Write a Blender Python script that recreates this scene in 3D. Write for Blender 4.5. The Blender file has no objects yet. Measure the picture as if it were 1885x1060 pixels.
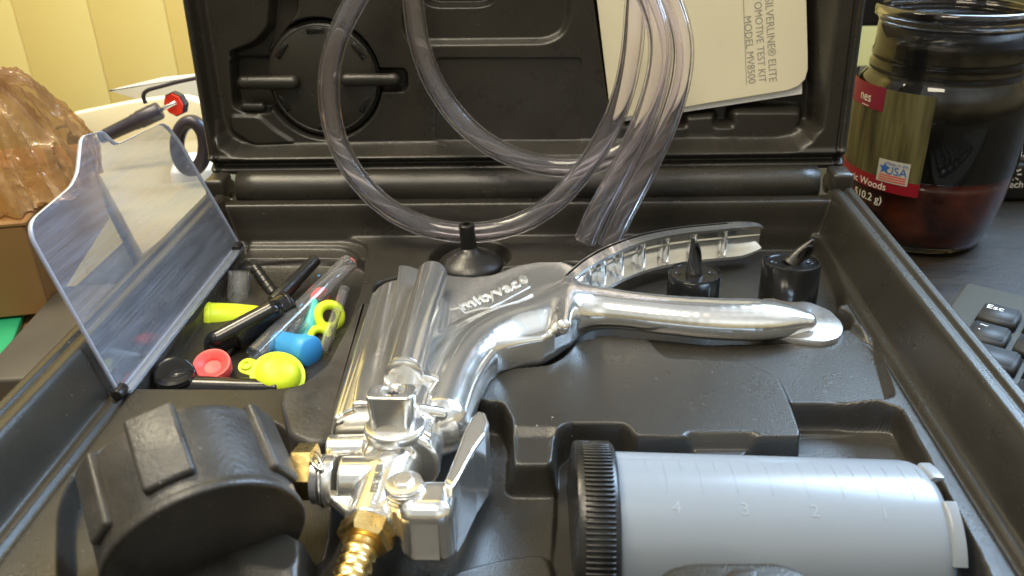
import bpy, bmesh, math, random
import numpy as np
from mathutils import Vector, Matrix
S = bpy.context.scene
rnd = random.Random(7)
nrnd = np.random.default_rng(5)

# ------------------------------------------------------------------ camera
CX, CY, FPX = 942.5, 530.0, 1600.0
def nrm(v):
    v = np.array(v, float); return v / np.linalg.norm(v)
Yd = nrm((86, -826, FPX)); Xd = nrm((1, -.00324, -.0554)); Xd = nrm(Xd - Yd * Xd.dot(Yd)); Zd = np.cross(Xd, Yd)
RM = np.array([Xd, Yd, Zd])                       # camera (x right, y down, z forward) -> world
CAM = np.array([0.0225, -0.4944, 0.2626])
cam_d = bpy.data.cameras.new("camera"); cam = bpy.data.objects.new("camera", cam_d); S.collection.objects.link(cam)
cr, cd, cf = RM @ np.array([1., 0, 0]), RM @ np.array([0, 1., 0]), RM @ np.array([0, 0, 1.])
cam.matrix_world = Matrix(((cr[0], -cd[0], -cf[0], CAM[0]), (cr[1], -cd[1], -cf[1], CAM[1]), (cr[2], -cd[2], -cf[2], CAM[2]), (0, 0, 0, 1)))
cam_d.sensor_width = 36; cam_d.lens = FPX / 1885 * 36; cam_d.clip_start = .01; cam_d.clip_end = 50
cam_d.dof.use_dof = True; cam_d.dof.focus_distance = .43; cam_d.dof.aperture_fstop = 16
S.camera = cam
# ------------------------------------------------------------------ light
S.view_settings.view_transform = 'Standard'; S.view_settings.look = 'None'; S.view_settings.exposure = 0.9; S.view_settings.gamma = 1
W = bpy.data.worlds.new("World"); S.world = W; W.use_nodes = True
wn = W.node_tree; bg = wn.nodes['Background']; bg.inputs[1].default_value = 1.0        # a plain room around: pale ceiling, warm walls, dark floor
w1 = wn.nodes.new('ShaderNodeTexCoord'); w2 = wn.nodes.new('ShaderNodeSeparateXYZ'); w3 = wn.nodes.new('ShaderNodeValToRGB'); w4 = wn.nodes.new('ShaderNodeMapRange'); w4.inputs[1].default_value = -1
w5 = wn.nodes.new('ShaderNodeTexNoise'); w5.inputs['Scale'].default_value = 1.6; w5.inputs['Detail'].default_value = 4; w6 = wn.nodes.new('ShaderNodeMapRange'); w6.inputs[1].default_value = .35; w6.inputs[2].default_value = .65; w6.inputs[3].default_value = .35; w6.inputs[4].default_value = 1.25
w7 = wn.nodes.new('ShaderNodeMix'); w7.data_type = 'RGBA'; w7.blend_type = 'MULTIPLY'; w7.inputs[0].default_value = 1
for p_, c_ in ((0, (.015, .013, .010)), (.48, (.06, .05, .032)), (.55, (.20, .16, .085)), (.68, (.26, .22, .13)), (.80, (.50, .52, .50)), (1, (.60, .62, .62))):
    e_ = w3.color_ramp.elements.new(p_) if p_ not in (0, 1) else w3.color_ramp.elements[0 if p_ == 0 else -1]; e_.color = (*c_, 1)
for a_, b_ in ((w1.outputs['Generated'], w2.inputs[0]), (w2.outputs['Z'], w4.inputs[0]), (w4.outputs[0], w3.inputs[0]), (w1.outputs['Generated'], w5.inputs['Vector']), (w5.outputs['Fac'], w6.inputs[0]), (w3.outputs[0], w7.inputs[6]), (w6.outputs[0], w7.inputs[7]), (w7.outputs[2], bg.inputs[0])): wn.links.new(a_, b_)
def lamp(name, loc, target, size, power, col, sy=None):
    d = bpy.data.lights.new(name, 'AREA'); d.energy = power; d.color = col; d.size = size
    if sy: d.shape = 'RECTANGLE'; d.size_y = sy
    o = bpy.data.objects.new(name, d); S.collection.objects.link(o); o.location = loc
    o.rotation_euler = (Vector(target) - Vector(loc)).to_track_quat('-Z', 'Y').to_euler(); return o
lamp("window_light", (.76, .40, .76), (.05, -.15, .05), .66, 20.0, (.50, .72, 1.0), .66)
lamp("ceiling_light", (-.15, -.50, 1.25), (0, -.1, .05), .45, 6.0, (1.0, .88, .68))
lamp("room_light", (-.55, .05, 1.1), (-.35, .6, .2), .4, 9.0, (1.0, .88, .62))
S.cycles.max_bounces = 14; S.cycles.transmission_bounces = 12; S.cycles.transparent_max_bounces = 16
S.cycles.glossy_bounces = 6; S.cycles.diffuse_bounces = 4; S.cycles.sample_clamp_indirect = 4
S.cycles.use_denoising = True

# ------------------------------------------------------------------ pixel -> place
def ray(px, py): return RM @ nrm((px - CX, py - CY, FPX))
def pz(px, py, z): r = ray(px, py); return CAM + r * ((z - CAM[2]) / r[2])
def pY(px, py, y): r = ray(px, py); return CAM + r * ((y - CAM[1]) / r[1])
def ppl(px, py, o, n): r = ray(px, py); return CAM + r * ((np.array(o) - CAM).dot(n) / r.dot(n))
def poly(pts, z): return [tuple(pz(a, b, z)[:2]) for a, b in pts]

# ------------------------------------------------------------------ materials
def mat(name, col, rough=.5, metal=0., trans=0., ior=1.45, bump=0., bscale=300., var=0., vscale=20., coat=0., spec=.5, sss=0., rvar=0., emit=None, vcol=None, bdet=3):
    m = bpy.data.materials.new(name); m.use_nodes = True; nt = m.node_tree; b = nt.nodes['Principled BSDF']
    b.inputs['Base Color'].default_value = (*col, 1); b.inputs['Roughness'].default_value = rough
    b.inputs['Metallic'].default_value = metal; b.inputs['Transmission Weight'].default_value = trans
    b.inputs['IOR'].default_value = ior; b.inputs['Coat Weight'].default_value = coat; b.inputs['Specular IOR Level'].default_value = spec
    if sss: b.inputs['Subsurface Weight'].default_value = sss; b.inputs['Subsurface Radius'].default_value = (.01, .01, .012)
    tc = nt.nodes.new('ShaderNodeTexCoord')
    if bump:
        n = nt.nodes.new('ShaderNodeTexNoise'); n.inputs['Scale'].default_value = bscale; n.inputs['Detail'].default_value = bdet
        bp = nt.nodes.new('ShaderNodeBump'); bp.inputs['Strength'].default_value = bump; bp.inputs['Distance'].default_value = .001
        nt.links.new(tc.outputs['Object'], n.inputs['Vector']); nt.links.new(n.outputs['Fac'], bp.inputs['Height']); nt.links.new(bp.outputs[0], b.inputs['Normal'])
    if var:
        n = nt.nodes.new('ShaderNodeTexNoise'); n.inputs['Scale'].default_value = vscale; n.inputs['Detail'].default_value = 6
        cr_ = nt.nodes.new('ShaderNodeMix'); cr_.data_type = 'RGBA'
        c2 = vcol or tuple(min(1, c * (1 + var)) for c in col); c1 = col if vcol else tuple(c * (1 - var) for c in col)
        cr_.inputs[6].default_value = (*c1, 1); cr_.inputs[7].default_value = (*c2, 1)
        mr = nt.nodes.new('ShaderNodeMapRange'); mr.inputs[1].default_value = .3; mr.inputs[2].default_value = .7
        nt.links.new(tc.outputs['Object'], n.inputs['Vector']); nt.links.new(n.outputs['Fac'], mr.inputs[0]); nt.links.new(mr.outputs[0], cr_.inputs[0]); nt.links.new(cr_.outputs[2], b.inputs['Base Color'])
    if rvar:
        n = nt.nodes.new('ShaderNodeTexNoise'); n.inputs['Scale'].default_value = 45; n.inputs['Detail'].default_value = 8; n.inputs['Roughness'].default_value = .7
        mr = nt.nodes.new('ShaderNodeMapRange'); mr.inputs[1].default_value = .35; mr.inputs[2].default_value = .65; mr.inputs[3].default_value = max(.02, rough - rvar); mr.inputs[4].default_value = rough + rvar
        nt.links.new(tc.outputs['Object'], n.inputs['Vector']); nt.links.new(n.outputs['Fac'], mr.inputs[0]); nt.links.new(mr.outputs[0], b.inputs['Roughness'])
    return m
M = {}
M['case'] = mat('black_case_plastic', (.0255, .0228, .0185), .29, bump=.22, bscale=1800, rvar=.03, var=.12, vscale=60, spec=.6)
M['black'] = mat('black_plastic', (.016, .015, .014), .32, bump=.12, bscale=900, rvar=.08)
M['blackgloss'] = mat('glossy_black_plastic', (.010, .010, .010), .16, rvar=.06)
M['rubber'] = mat('black_rubber', (.042, .039, .036), .42, bump=.25, bscale=500, rvar=.12, var=.35, vscale=50)
M['chrome'] = mat('chromed_metal', (.88, .87, .84), .15, .91, bump=.05, bscale=110, rvar=.03, bdet=6)
M['chrome2'] = mat('plain_metal', (.86, .85, .83), .22, .89, bump=.05, bscale=260, rvar=.06, bdet=6)
M['brightlogo'] = mat('pale_lettering', (.95, .94, .90), .3, .75)  # lettering given a paler, rougher metal than the body for contrast
M['steel'] = mat('steel', (.6, .6, .6), .25, 1.)
M['brass'] = mat('brass', (.92, .66, .26), .28, 1., bump=.1, bscale=300, rvar=.07)
M['milky'] = mat('milky_polypropylene', (.25, .285, .33), .24, trans=.10, bump=.05, bscale=60, sss=.2, var=.03, vscale=15)
M['milky_mark'] = mat('raised_marks', (.27, .305, .352), .28)
M['tube'] = mat('clear_vinyl', (.98, .95, 1.0), .012, trans=.985, ior=1.42, bump=.03, bscale=25)
M['cleartube'] = mat('clear_hose_piece', (.97, .97, .99), .03, trans=.96, ior=1.40)
M['yellow'] = mat('fluorescent_yellow_vinyl', (.72, .85, .03), .42, bump=.1, bscale=300, sss=.15)
M['red'] = mat('coral_red_vinyl', (.90, .09, .08), .42, bump=.1, bscale=300, sss=.15)
M['blue'] = mat('sky_blue_vinyl', (.05, .33, .72), .42, bump=.1, bscale=300)
M['teal'] = mat('teal_green_vinyl', (.10, .52, .45), .42, bump=.1, bscale=300)
M['paper'] = mat('cream_card', (.78, .72, .52), .6, bump=.06, bscale=700, var=.03, vscale=12)
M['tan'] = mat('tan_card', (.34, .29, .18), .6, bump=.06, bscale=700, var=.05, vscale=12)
M['white'] = mat('white_paper', (.82, .81, .78), .6, bump=.05, bscale=300)
M['ink'] = mat('grey_print', (.33, .31, .26), .6)
M['wall'] = mat('yellow_painted_panelling', (.78, .63, .23), .75, bump=.15, bscale=60, var=.05, vscale=5)
M['desk'] = mat('dark_desk_wood', (.022, .016, .010), .48, bump=.3, bscale=200, var=.5, vscale=9, rvar=.1)
M['card'] = mat('brown_cardboard', (.27, .14, .05), .75, bump=.1, bscale=150, var=.12, vscale=14)
M['green'] = mat('green_card', (.02, .30, .13), .5, var=.1)
M['grey'] = mat('grey_plastic', (.07, .062, .05), .5, var=.2)
M['keycap'] = mat('keycap_black', (.020, .021, .022), .5, bump=.2, bscale=2500)
M['kbody'] = mat('keyboard_housing', (.055, .056, .048), .42, bump=.2, bscale=1500)
M['print'] = mat('white_print', (.85, .83, .75), .5)
M['redtool'] = mat('red_plastic', (.80, .045, .02), .4)
M['toolgrey'] = mat('dark_grey_handle', (.035, .03, .04), .35)
M['magenta'] = mat('crimson_print', (.22, .010, .035), .35)
M['redband'] = mat('red_print', (.25, .010, .018), .35)
M['badge'] = mat('badge_white', (.50, .49, .42), .4)
M['badgeblue'] = mat('badge_blue', (.04, .13, .45), .4)
M['badgered'] = mat('badge_red', (.7, .08, .05), .4)
M['wax'] = mat('dark_red_wax', (.05, .006, .004), .3, var=1, vscale=45, vcol=(.36, .07, .025), coat=.6)
M['soot'] = mat('sooty_inner_glass', (.0025, .002, .002), .35, var=1, vscale=22, vcol=(.014, .010, .007))
M['glass'] = mat('jar_glass', (.52, .50, .48), .01, trans=1., ior=1.5)

def specks(m, scale=420, th=.735, col=(.30, .28, .24)):
    nt = m.node_tree; b = nt.nodes['Principled BSDF']; tc = [n for n in nt.nodes if n.type == 'TEX_COORD'][0]
    n = nt.nodes.new('ShaderNodeTexNoise'); n.inputs['Scale'].default_value = scale; n.inputs['Detail'].default_value = 2
    n2 = nt.nodes.new('ShaderNodeTexNoise'); n2.inputs['Scale'].default_value = 14; a = nt.nodes.new('ShaderNodeMath'); a.operation = 'MULTIPLY_ADD'; a.inputs[1].default_value = .22; 
    mr = nt.nodes.new('ShaderNodeMapRange'); mr.inputs[1].default_value = th + .11; mr.inputs[2].default_value = th + .14
    mx = nt.nodes.new('ShaderNodeMix'); mx.data_type = 'RGBA'; mx.inputs[7].default_value = (*col, 1)
    L = nt.links.new; L(tc.outputs['Object'], n.inputs['Vector']); L(tc.outputs['Object'], n2.inputs['Vector']); L(n2.outputs['Fac'], a.inputs[0]); L(n.outputs['Fac'], a.inputs[2]); L(a.outputs[0], mr.inputs[0]); L(mr.outputs[0], mx.inputs[0])
    bc_ = b.inputs['Base Color']
    if bc_.is_linked: L(bc_.links[0].from_socket, mx.inputs[6])
    else: mx.inputs[6].default_value = bc_.default_value
    L(mx.outputs[2], bc_)
specks(M['case'], 520, .765, (.20, .19, .17)); specks(M['rubber'], 420, .745, (.16, .15, .14)); specks(M['desk'], 500, .75, (.2, .18, .15))
# stretched wood grain for the desk, bark picture for the jar label
def stretch(m, s, ang=0):
    nt = m.node_tree; tc = [n for n in nt.nodes if n.type == 'TEX_COORD'][0]; mp = nt.nodes.new('ShaderNodeMapping')
    mp.inputs['Scale'].default_value = s; mp.inputs['Rotation'].default_value = (0, 0, ang)
    for l in list(nt.links):
        if l.from_node == tc:
            t = l.to_socket; nt.links.new(mp.outputs[0], t)
    nt.links.new(tc.outputs['Object'], mp.inputs[0])
stretch(M['desk'], (1, 9, 1), .12)
M['bark'] = mat('printed_forest_picture', (.020, .016, .007), .4, var=1, vscale=85, vcol=(.15, .135, .055)); stretch(M['bark'], (2.2, 2.2, .22))

def thin_clear(name, tint, haze, hazecol, fres=1.5, sc=(3, 3, 90), gr=.06):
    m = bpy.data.materials.new(name); m.use_nodes = True; nt = m.node_tree; nt.nodes.remove(nt.nodes['Principled BSDF']); out = nt.nodes['Material Output']
    tr = nt.nodes.new('ShaderNodeBsdfTransparent'); tr.inputs[0].default_value = (*tint, 1)
    gl = nt.nodes.new('ShaderNodeBsdfGlossy'); gl.inputs['Roughness'].default_value = gr; gl.inputs[0].default_value = (1, 1, 1, 1)
    df = nt.nodes.new('ShaderNodeBsdfDiffuse'); df.inputs[0].default_value = (*hazecol, 1)
    lw = nt.nodes.new('ShaderNodeLayerWeight'); lw.inputs[0].default_value = .5
    pw = nt.nodes.new('ShaderNodeMath'); pw.operation = 'POWER'; pw.inputs[1].default_value = 4.5
    fr = nt.nodes.new('ShaderNodeMath'); fr.operation = 'MULTIPLY_ADD'; fr.inputs[1].default_value = .9; fr.inputs[2].default_value = .05
    nt.links.new(lw.outputs['Facing'], pw.inputs[0]); nt.links.new(pw.outputs[0], fr.inputs[0])
    m1 = nt.nodes.new('ShaderNodeMixShader'); m2 = nt.nodes.new('ShaderNodeMixShader')
    tc = nt.nodes.new('ShaderNodeTexCoord'); mp = nt.nodes.new('ShaderNodeMapping'); mp.inputs['Scale'].default_value = sc; mp.inputs['Rotation'].default_value = (.55, 0, 0)
    n = nt.nodes.new('ShaderNodeTexNoise'); n.inputs['Scale'].default_value = 9; n.inputs['Detail'].default_value = 6
    mr = nt.nodes.new('ShaderNodeMapRange'); mr.inputs[1].default_value = .42; mr.inputs[2].default_value = .75; mr.inputs[3].default_value = haze * .7; mr.inputs[4].default_value = haze * 1.9
    L = nt.links.new; L(tc.outputs['Object'], mp.inputs[0]); L(mp.outputs[0], n.inputs['Vector']); L(n.outputs['Fac'], mr.inputs[0]); L(mr.outputs[0], m1.inputs[0])
    L(tr.outputs[0], m1.inputs[1]); L(df.outputs[0], m1.inputs[2]); L(fr.outputs[0], m2.inputs[0]); L(m1.outputs[0], m2.inputs[1]); L(gl.outputs[0], m2.inputs[2]); L(m2.outputs[0], out.inputs[0])
    return m
M['acrylic'] = thin_clear('clear_acrylic', (.95, .96, .98), .13, (.60, .66, .80))
M['acrylic_edge'] = mat('acrylic_edge', (.66, .72, .92), .25, trans=.5, ior=1.4)
M['acrylic_strip'] = mat('acrylic_strip', (.75, .82, .95), .15, trans=.85, ior=1.4)
M['bag'] = thin_clear('translucent_bag_film', (.92, .80, .62), .42, (.46, .31, .17), sc=(7, 7, 2), gr=.16)

# ------------------------------------------------------------------ objects
def rnd_origin(o):
    return o
def thing(name, label, cat, loc=(0, 0, 0), group=None, kind=None):
    o = bpy.data.objects.new(name, None); S.collection.objects.link(o); o.location = tuple(float(c) for c in loc); o.empty_display_size = .01
    if label: o['label'] = label
    if cat: o['category'] = cat
    if group: o['group'] = group
    if kind: o['kind'] = kind
    return o
def worigin(p):
    v = Vector((0, 0, 0))
    while p is not None: v += p.location; p = p.parent
    return v
def obj(name, VF, m, parent=None, smooth=True, label=None, cat=None, group=None, kind=None, sharp=None):
    """world-space vertices -> one mesh object; origin at the bottom centre when top-level"""
    V, F = VF; V = np.asarray(V, float)
    if parent is None:
        o0 = np.array([(V[:, 0].min() + V[:, 0].max()) / 2, (V[:, 1].min() + V[:, 1].max()) / 2, V[:, 2].min()]); loc = o0
    else:
        w = worigin(parent); c = V.mean(0); loc = c - np.array(w); o0 = c
    me = bpy.data.meshes.new(name)
    V2 = V - o0
    if isinstance(F, np.ndarray):
        me.vertices.add(len(V2)); me.vertices.foreach_set('co', V2.astype(np.float32).ravel())
        nf, k = F.shape; me.loops.add(nf * k); me.loops.foreach_set('vertex_index', F.astype(np.int32).ravel())
        me.polygons.add(nf); me.polygons.foreach_set('loop_start', np.arange(nf, dtype=np.int32) * k); me.polygons.foreach_set('loop_total', np.full(nf, k, np.int32))
        me.update(calc_edges=True); me.validate()
    else:
        me.from_pydata([tuple(v) for v in V2], [], [tuple(int(i) for i in f) for f in F]); me.update()
    if smooth: me.polygons.foreach_set('use_smooth', [True] * len(me.polygons))
    if sharp:
        bm = bmesh.new(); bm.from_mesh(me); a = math.radians(sharp)
        for e in bm.edges:
            if len(e.link_faces) == 2 and e.calc_face_angle(0) > a: e.smooth = False
        bm.to_mesh(me); bm.free()
    me.materials.append(m)
    o = bpy.data.objects.new(name, me); S.collection.objects.link(o); o.parent = parent; o.location = tuple(loc)
    if label: o['label'] = label
    if cat: o['category'] = cat
    if group: o['group'] = group
    if kind: o['kind'] = kind
    return o
def join(*vfs):
    V = []; F = []; n = 0
    for v, f in vfs:
        v = np.asarray(v, float); V.append(v); F += [tuple(int(i) + n for i in g) for g in f]; n += len(v)
    return np.concatenate(V), F
def from_bm(bm):
    bm.verts.index_update(); V = np.array([v.co[:] for v in bm.verts]); F = [tuple(v.index for v in f.verts) for f in bm.faces]; bm.free(); return V, F
def frame(axis, up=(0, 0, 1)):
    z = nrm(axis); u = np.array(up, float)
    if abs(z.dot(nrm(u))) > .95: u = np.array([0, 1., 0])
    x = nrm(np.cross(u, z)); y = np.cross(z, x); return x, y, z
def box(c, half, R=None, bev=.001, seg=3):
    bm = bmesh.new(); bmesh.ops.create_cube(bm, size=2)
    for v in bm.verts: v.co = (v.co.x * half[0], v.co.y * half[1], v.co.z * half[2])
    if bev: bmesh.ops.bevel(bm, geom=bm.edges[:], offset=bev, segments=seg, affect='EDGES', profile=.5)
    V, F = from_bm(bm)
    if R is not None: V = V @ np.array(R)      # rows of R are the box axes in the world
    return V + np.array(c), F
def prism(pts, z0, z1, bev=.001, seg=3):
    bm = bmesh.new(); vs = [bm.verts.new((p[0], p[1], z0)) for p in pts]; f = bm.faces.new(vs); bm.normal_update()
    if f.normal.z > 0: f.normal_flip()
    r = bmesh.ops.extrude_face_region(bm, geom=[f])
    for g in r['geom']:
        if isinstance(g, bmesh.types.BMVert): g.co.z = z1
    bm.normal_update()
    if bev:
        top = [e for e in bm.edges if len(e.link_faces) == 2 and any(abs(q.normal.z) > .9 for q in e.link_faces)]
        bmesh.ops.bevel(bm, geom=top, offset=bev, segments=seg, affect='EDGES', profile=.5)
    bmesh.ops.recalc_face_normals(bm, faces=bm.faces[:])
    return from_bm(bm)
def place(VF, o, x, y, z):
    V, F = VF; V = np.asarray(V, float); return np.array(o) + V[:, :1] * np.array(x) + V[:, 1:2] * np.array(y) + V[:, 2:3] * np.array(z), F
def lathe(prof, a, axis=(0, 0, 1), n=48, up=(0, 0, 1), close=True, amp=None):
    """prof: (radius, distance along the axis)"""
    x, y, z = frame(axis, up); a = np.array(a, float); V = []; F = []
    for k, (r, h) in enumerate(prof):
        for i in range(n):
            t = 2 * math.pi * i / n; rr = r * (1 + (amp(i, k) if amp else 0)); V.append(a + z * h + x * rr * math.cos(t) + y * rr * math.sin(t))
    for k in range(len(prof) - 1):
        for i in range(n):
            j = (i + 1) % n; F.append((k * n + i, k * n + j, (k + 1) * n + j, (k + 1) * n + i))
    if close:
        F.append(tuple(range(n))[::-1]); F.append(tuple((len(prof) - 1) * n + i for i in range(n)))
    return np.array(V), F
def rcyl(a, b, r, bev=.001, n=40, r2=None):
    a = np.array(a, float); b = np.array(b, float); L = np.linalg.norm(b - a); r2 = r if r2 is None else r2
    pr = [(max(r - bev, 1e-5), 0), (r - bev * .3, bev * .3), (r, bev), (r2, L - bev), (r2 - bev * .3, L - bev * .3), (max(r2 - bev, 1e-5), L)]
    return lathe(pr, a, b - a, n)
def spline(pts, m=12):
    P = np.array(pts, float); P = np.vstack([2 * P[0] - P[1], P, 2 * P[-1] - P[-2]]); out = []
    for i in range(1, len(P) - 2):
        for k in range(m):
            t = k / m; a, b, c, d = P[i - 1], P[i], P[i + 1], P[i + 2]
            out.append(.5 * (2 * b + (c - a) * t + (2 * a - 5 * b + 4 * c - d) * t * t + (-a + 3 * b - 3 * c + d) * t ** 3))
    out.append(P[-2]); return np.array(out)
def sweep(path, r, n=24, closed_ends=True, flip=False):
    P = np.asarray(path, float); T = np.gradient(P, axis=0); T /= np.linalg.norm(T, axis=1)[:, None]
    u = nrm(np.cross(T[0], [.13, .2, .97])); V = []; R_ = np.broadcast_to(r, len(P))
    for i in range(len(P)):
        u = nrm(u - T[i] * u.dot(T[i])); w = np.cross(T[i], u)
        for k in range(n):
            t = 2 * math.pi * k / n; V.append(P[i] + R_[i] * (math.cos(t) * u + math.sin(t) * w))
    F = []
    for i in range(len(P) - 1):
        for k in range(n):
            j = (k + 1) % n; q = (i * n + k, i * n + j, (i + 1) * n + j, (i + 1) * n + k); F.append(q[::-1] if flip else q)
    if closed_ends: F.append(tuple(range(n))[::-1]); F.append(tuple((len(P) - 1) * n + k for k in range(n)))
    return np.array(V), F
def hollow(path, ro, ri, n=24):
    """a hose with a real bore: outer wall, inner wall and two annular ends"""
    A = sweep(path, ro, n, False); B = sweep(path, ri, n, False, True); V, F = join(A, B); m = len(A[0]); L = len(path) - 1
    for k in range(n):
        j = (k + 1) % n; F.append((j, k, m + k, m + j)); F.append((L * n + k, L * n + j, m + L * n + j, m + L * n + k))
    return V, F
def text(body, size, extrude=.0, align='LEFT', shear=0., bevel=0., offset=0., space=1.):
    c = bpy.data.curves.new('t', 'FONT'); c.body = body; c.size = size; c.extrude = extrude; c.align_x = align; c.shear = shear; c.bevel_depth = bevel; c.bevel_resolution = 1; c.offset = offset; c.space_character = space; c.resolution_u = 4
    o = bpy.data.objects.new('t', c); S.collection.objects.link(o); bpy.context.view_layer.update()
    me = bpy.data.meshes.new_from_object(o.evaluated_get(bpy.context.evaluated_depsgraph_get()))
    V = np.array([v.co[:] for v in me.vertices]); F = [tuple(p.vertices) for p in me.polygons]
    bpy.data.objects.remove(o); bpy.data.curves.remove(c); bpy.data.meshes.remove(me); return V, F

# signed distance helpers (vectorised)
def sd_poly(x, y, pts):
    pts = np.array(pts, float); d = np.full(x.shape, 1e9); s = np.zeros(x.shape, bool); n = len(pts)
    for i in range(n):
        a = pts[i]; b = pts[i - 1]; e = b - a; wx = x - a[0]; wy = y - a[1]; t = np.clip((wx * e[0] + wy * e[1]) / max(e.dot(e), 1e-18), 0, 1)
        d = np.minimum(d, (wx - e[0] * t) ** 2 + (wy - e[1] * t) ** 2)
        if a[1] != b[1]:
            c = ((a[1] > y) != (b[1] > y)) & (x < (b[0] - a[0]) * (y - a[1]) / (b[1] - a[1]) + a[0]); s ^= c
    return np.where(s, -1, 1) * np.sqrt(d)
def smin(a, b, k): h = np.clip(.5 + .5 * (b - a) / k, 0, 1); return b * (1 - h) + a * h - k * h * (1 - h)
def smax(a, b, k): return -smin(-a, -b, k)
def s_cap(P, a, b, ra, rb=None):
    a = np.array(a); b = np.array(b); rb = ra if rb is None else rb; ba = b - a; h = np.clip((P - a) @ ba / ba.dot(ba), 0, 1)
    return np.linalg.norm(P - a - h[..., None] * ba, axis=-1) - (ra + (rb - ra) * h)
def s_cyl(P, a, b, r, rd=.001, r2=None):
    a = np.array(a); b = np.array(b); ba = b - a; L = np.linalg.norm(ba); z = ba / L; t = (P - a) @ z; q = np.linalg.norm(P - a - t[..., None] * z, axis=-1)
    rr = r if r2 is None else r + (r2 - r) * np.clip(t / L, 0, 1)
    dx = q - rr + rd; dy = np.abs(t - L / 2) - L / 2 + rd
    return np.minimum(np.maximum(dx, dy), 0) + np.hypot(np.maximum(dx, 0), np.maximum(dy, 0)) - rd
def s_box(P, c, half, R=None, rd=.001):
    q = P - np.array(c)
    if R is not None: q = q @ np.array(R).T
    q = np.abs(q) - (np.array(half) - rd); return np.linalg.norm(np.maximum(q, 0), axis=-1) + np.minimum(q.max(-1), 0) - rd
def s_prism(P, pts, z0, z1, rd=.001, sd=None):
    dx = (sd_poly(P[..., 0], P[..., 1], pts)) + rd; dy = np.abs(P[..., 2] - (z0 + z1) / 2) - (z1 - z0) / 2 + rd
    return np.minimum(np.maximum(dx, dy), 0) + np.hypot(np.maximum(dx, 0), np.maximum(dy, 0)) - rd
def nets(f, lo, hi, h, B=6):
    lo = np.array(lo, float); hi = np.array(hi, float); nb = np.ceil((hi - lo) / (h * B)).astype(int); n = nb * B
    c = [lo[i] + (np.arange(nb[i]) + .5) * h * B for i in range(3)]
    G = np.stack(np.meshgrid(*c, indexing='ij'), -1); fc = f(G.reshape(-1, 3)).reshape(nb)
    D = np.repeat(np.repeat(np.repeat(fc, B, 0), B, 1), B, 2).astype(np.float32)
    near = np.argwhere(np.abs(fc) < h * B * 1.15)
    off = np.stack(np.meshgrid(*[np.arange(B)] * 3, indexing='ij'), -1).reshape(-1, 3)
    for s in range(0, len(near), 1500):
        nn = near[s:s + 1500]; idx = (nn[:, None, :] * B + off[None]).reshape(-1, 3)
        D[idx[:, 0], idx[:, 1], idx[:, 2]] = f(lo + (idx + .5) * h)
    sg = D < 0; mx = np.zeros(tuple(n - 1), int)
    for a in (0, 1):
        for b in (0, 1):
            for d in (0, 1): mx += sg[a:n[0] - 1 + a, b:n[1] - 1 + b, d:n[2] - 1 + d]
    cells = np.argwhere((mx > 0) & (mx < 8)); vid = -np.ones(tuple(n - 1), np.int64); vid[tuple(cells.T)] = np.arange(len(cells))
    acc = np.zeros((len(cells), 3)); cnt = np.zeros(len(cells))
    cor = [(a, b, d) for a in (0, 1) for b in (0, 1) for d in (0, 1)]
    for p in cor:
        for ax in range(3):
            if p[ax]: continue
            q = list(p); q[ax] = 1; A = D[tuple((cells + p).T)]; Bv = D[tuple((cells + q).T)]; m = (A < 0) != (Bv < 0)
            t = np.where(m, A / np.where(m, A - Bv, 1), 0); pos = np.array(p, float)[None] + np.zeros((len(cells), 3)); pos[:, ax] += t
            acc[m] += pos[m]; cnt[m] += 1
    V = lo + (cells + acc / np.maximum(cnt, 1)[:, None] + .5) * h
    F = []
    for ax in range(3):
        sl = [slice(1, n[i] - 1) for i in range(3)]; sl[ax] = slice(0, n[ax] - 1)
        s2 = list(sl); s2[ax] = slice(1, n[ax]); a = sg[tuple(sl)]; b = sg[tuple(s2)]
        e = np.argwhere(a != b); e0 = e + np.array([s.start for s in sl]); inside = a[tuple(e.T)]
        u, v = (ax + 1) % 3, (ax + 2) % 3; du = np.zeros(3, int); du[u] = 1; dv = np.zeros(3, int); dv[v] = 1
        q = [vid[tuple((e0 - du - dv).T)], vid[tuple((e0 - dv).T)], vid[tuple(e0.T)], vid[tuple((e0 - du).T)]]
        q = np.stack(q, 1); q[~inside] = q[~inside][:, ::-1]; F.append(q)
    F = np.concatenate(F); F = F[(F >= 0).all(1)]
    for _ in range(2):                                     # pull the vertices onto the true surface
        e = h * .25; g = np.stack([(f(V + d) - f(V - d)) / (2 * e) for d in np.eye(3) * e], 1); v = f(V)
        g2 = np.maximum((g ** 2).sum(1), .2); st = -(v / g2)[:, None] * g; ln = np.linalg.norm(st, axis=1)[:, None]; V = V + st * np.minimum(1, h * .6 / np.maximum(ln, 1e-9))
    return V, F
def sstep(d, w):           # 1 inside (d<-w) ... 0 outside (d>w)
    t = np.clip(.5 - d / (2 * w), 0, 1); return t * t * (3 - 2 * t)
def rounded(pts, r, m=5):
    """round the corners of a polygon"""
    P = [np.array(p, float) for p in pts]; out = []; n = len(P); R_ = r if isinstance(r, list) else [r] * n
    for i in range(n):
        a, b, c = P[i - 1], P[i], P[(i + 1) % n]; la, lc = np.linalg.norm(a - b), np.linalg.norm(c - b); k = min(R_[i], la * .45, lc * .45)
        s = b + (a - b) / la * k; e = b + (c - b) / lc * k
        for j in range(m + 1):
            t = j / m; out.append(tuple((1 - t) ** 2 * s + 2 * t * (1 - t) * b + t * t * e))
    return out

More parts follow.
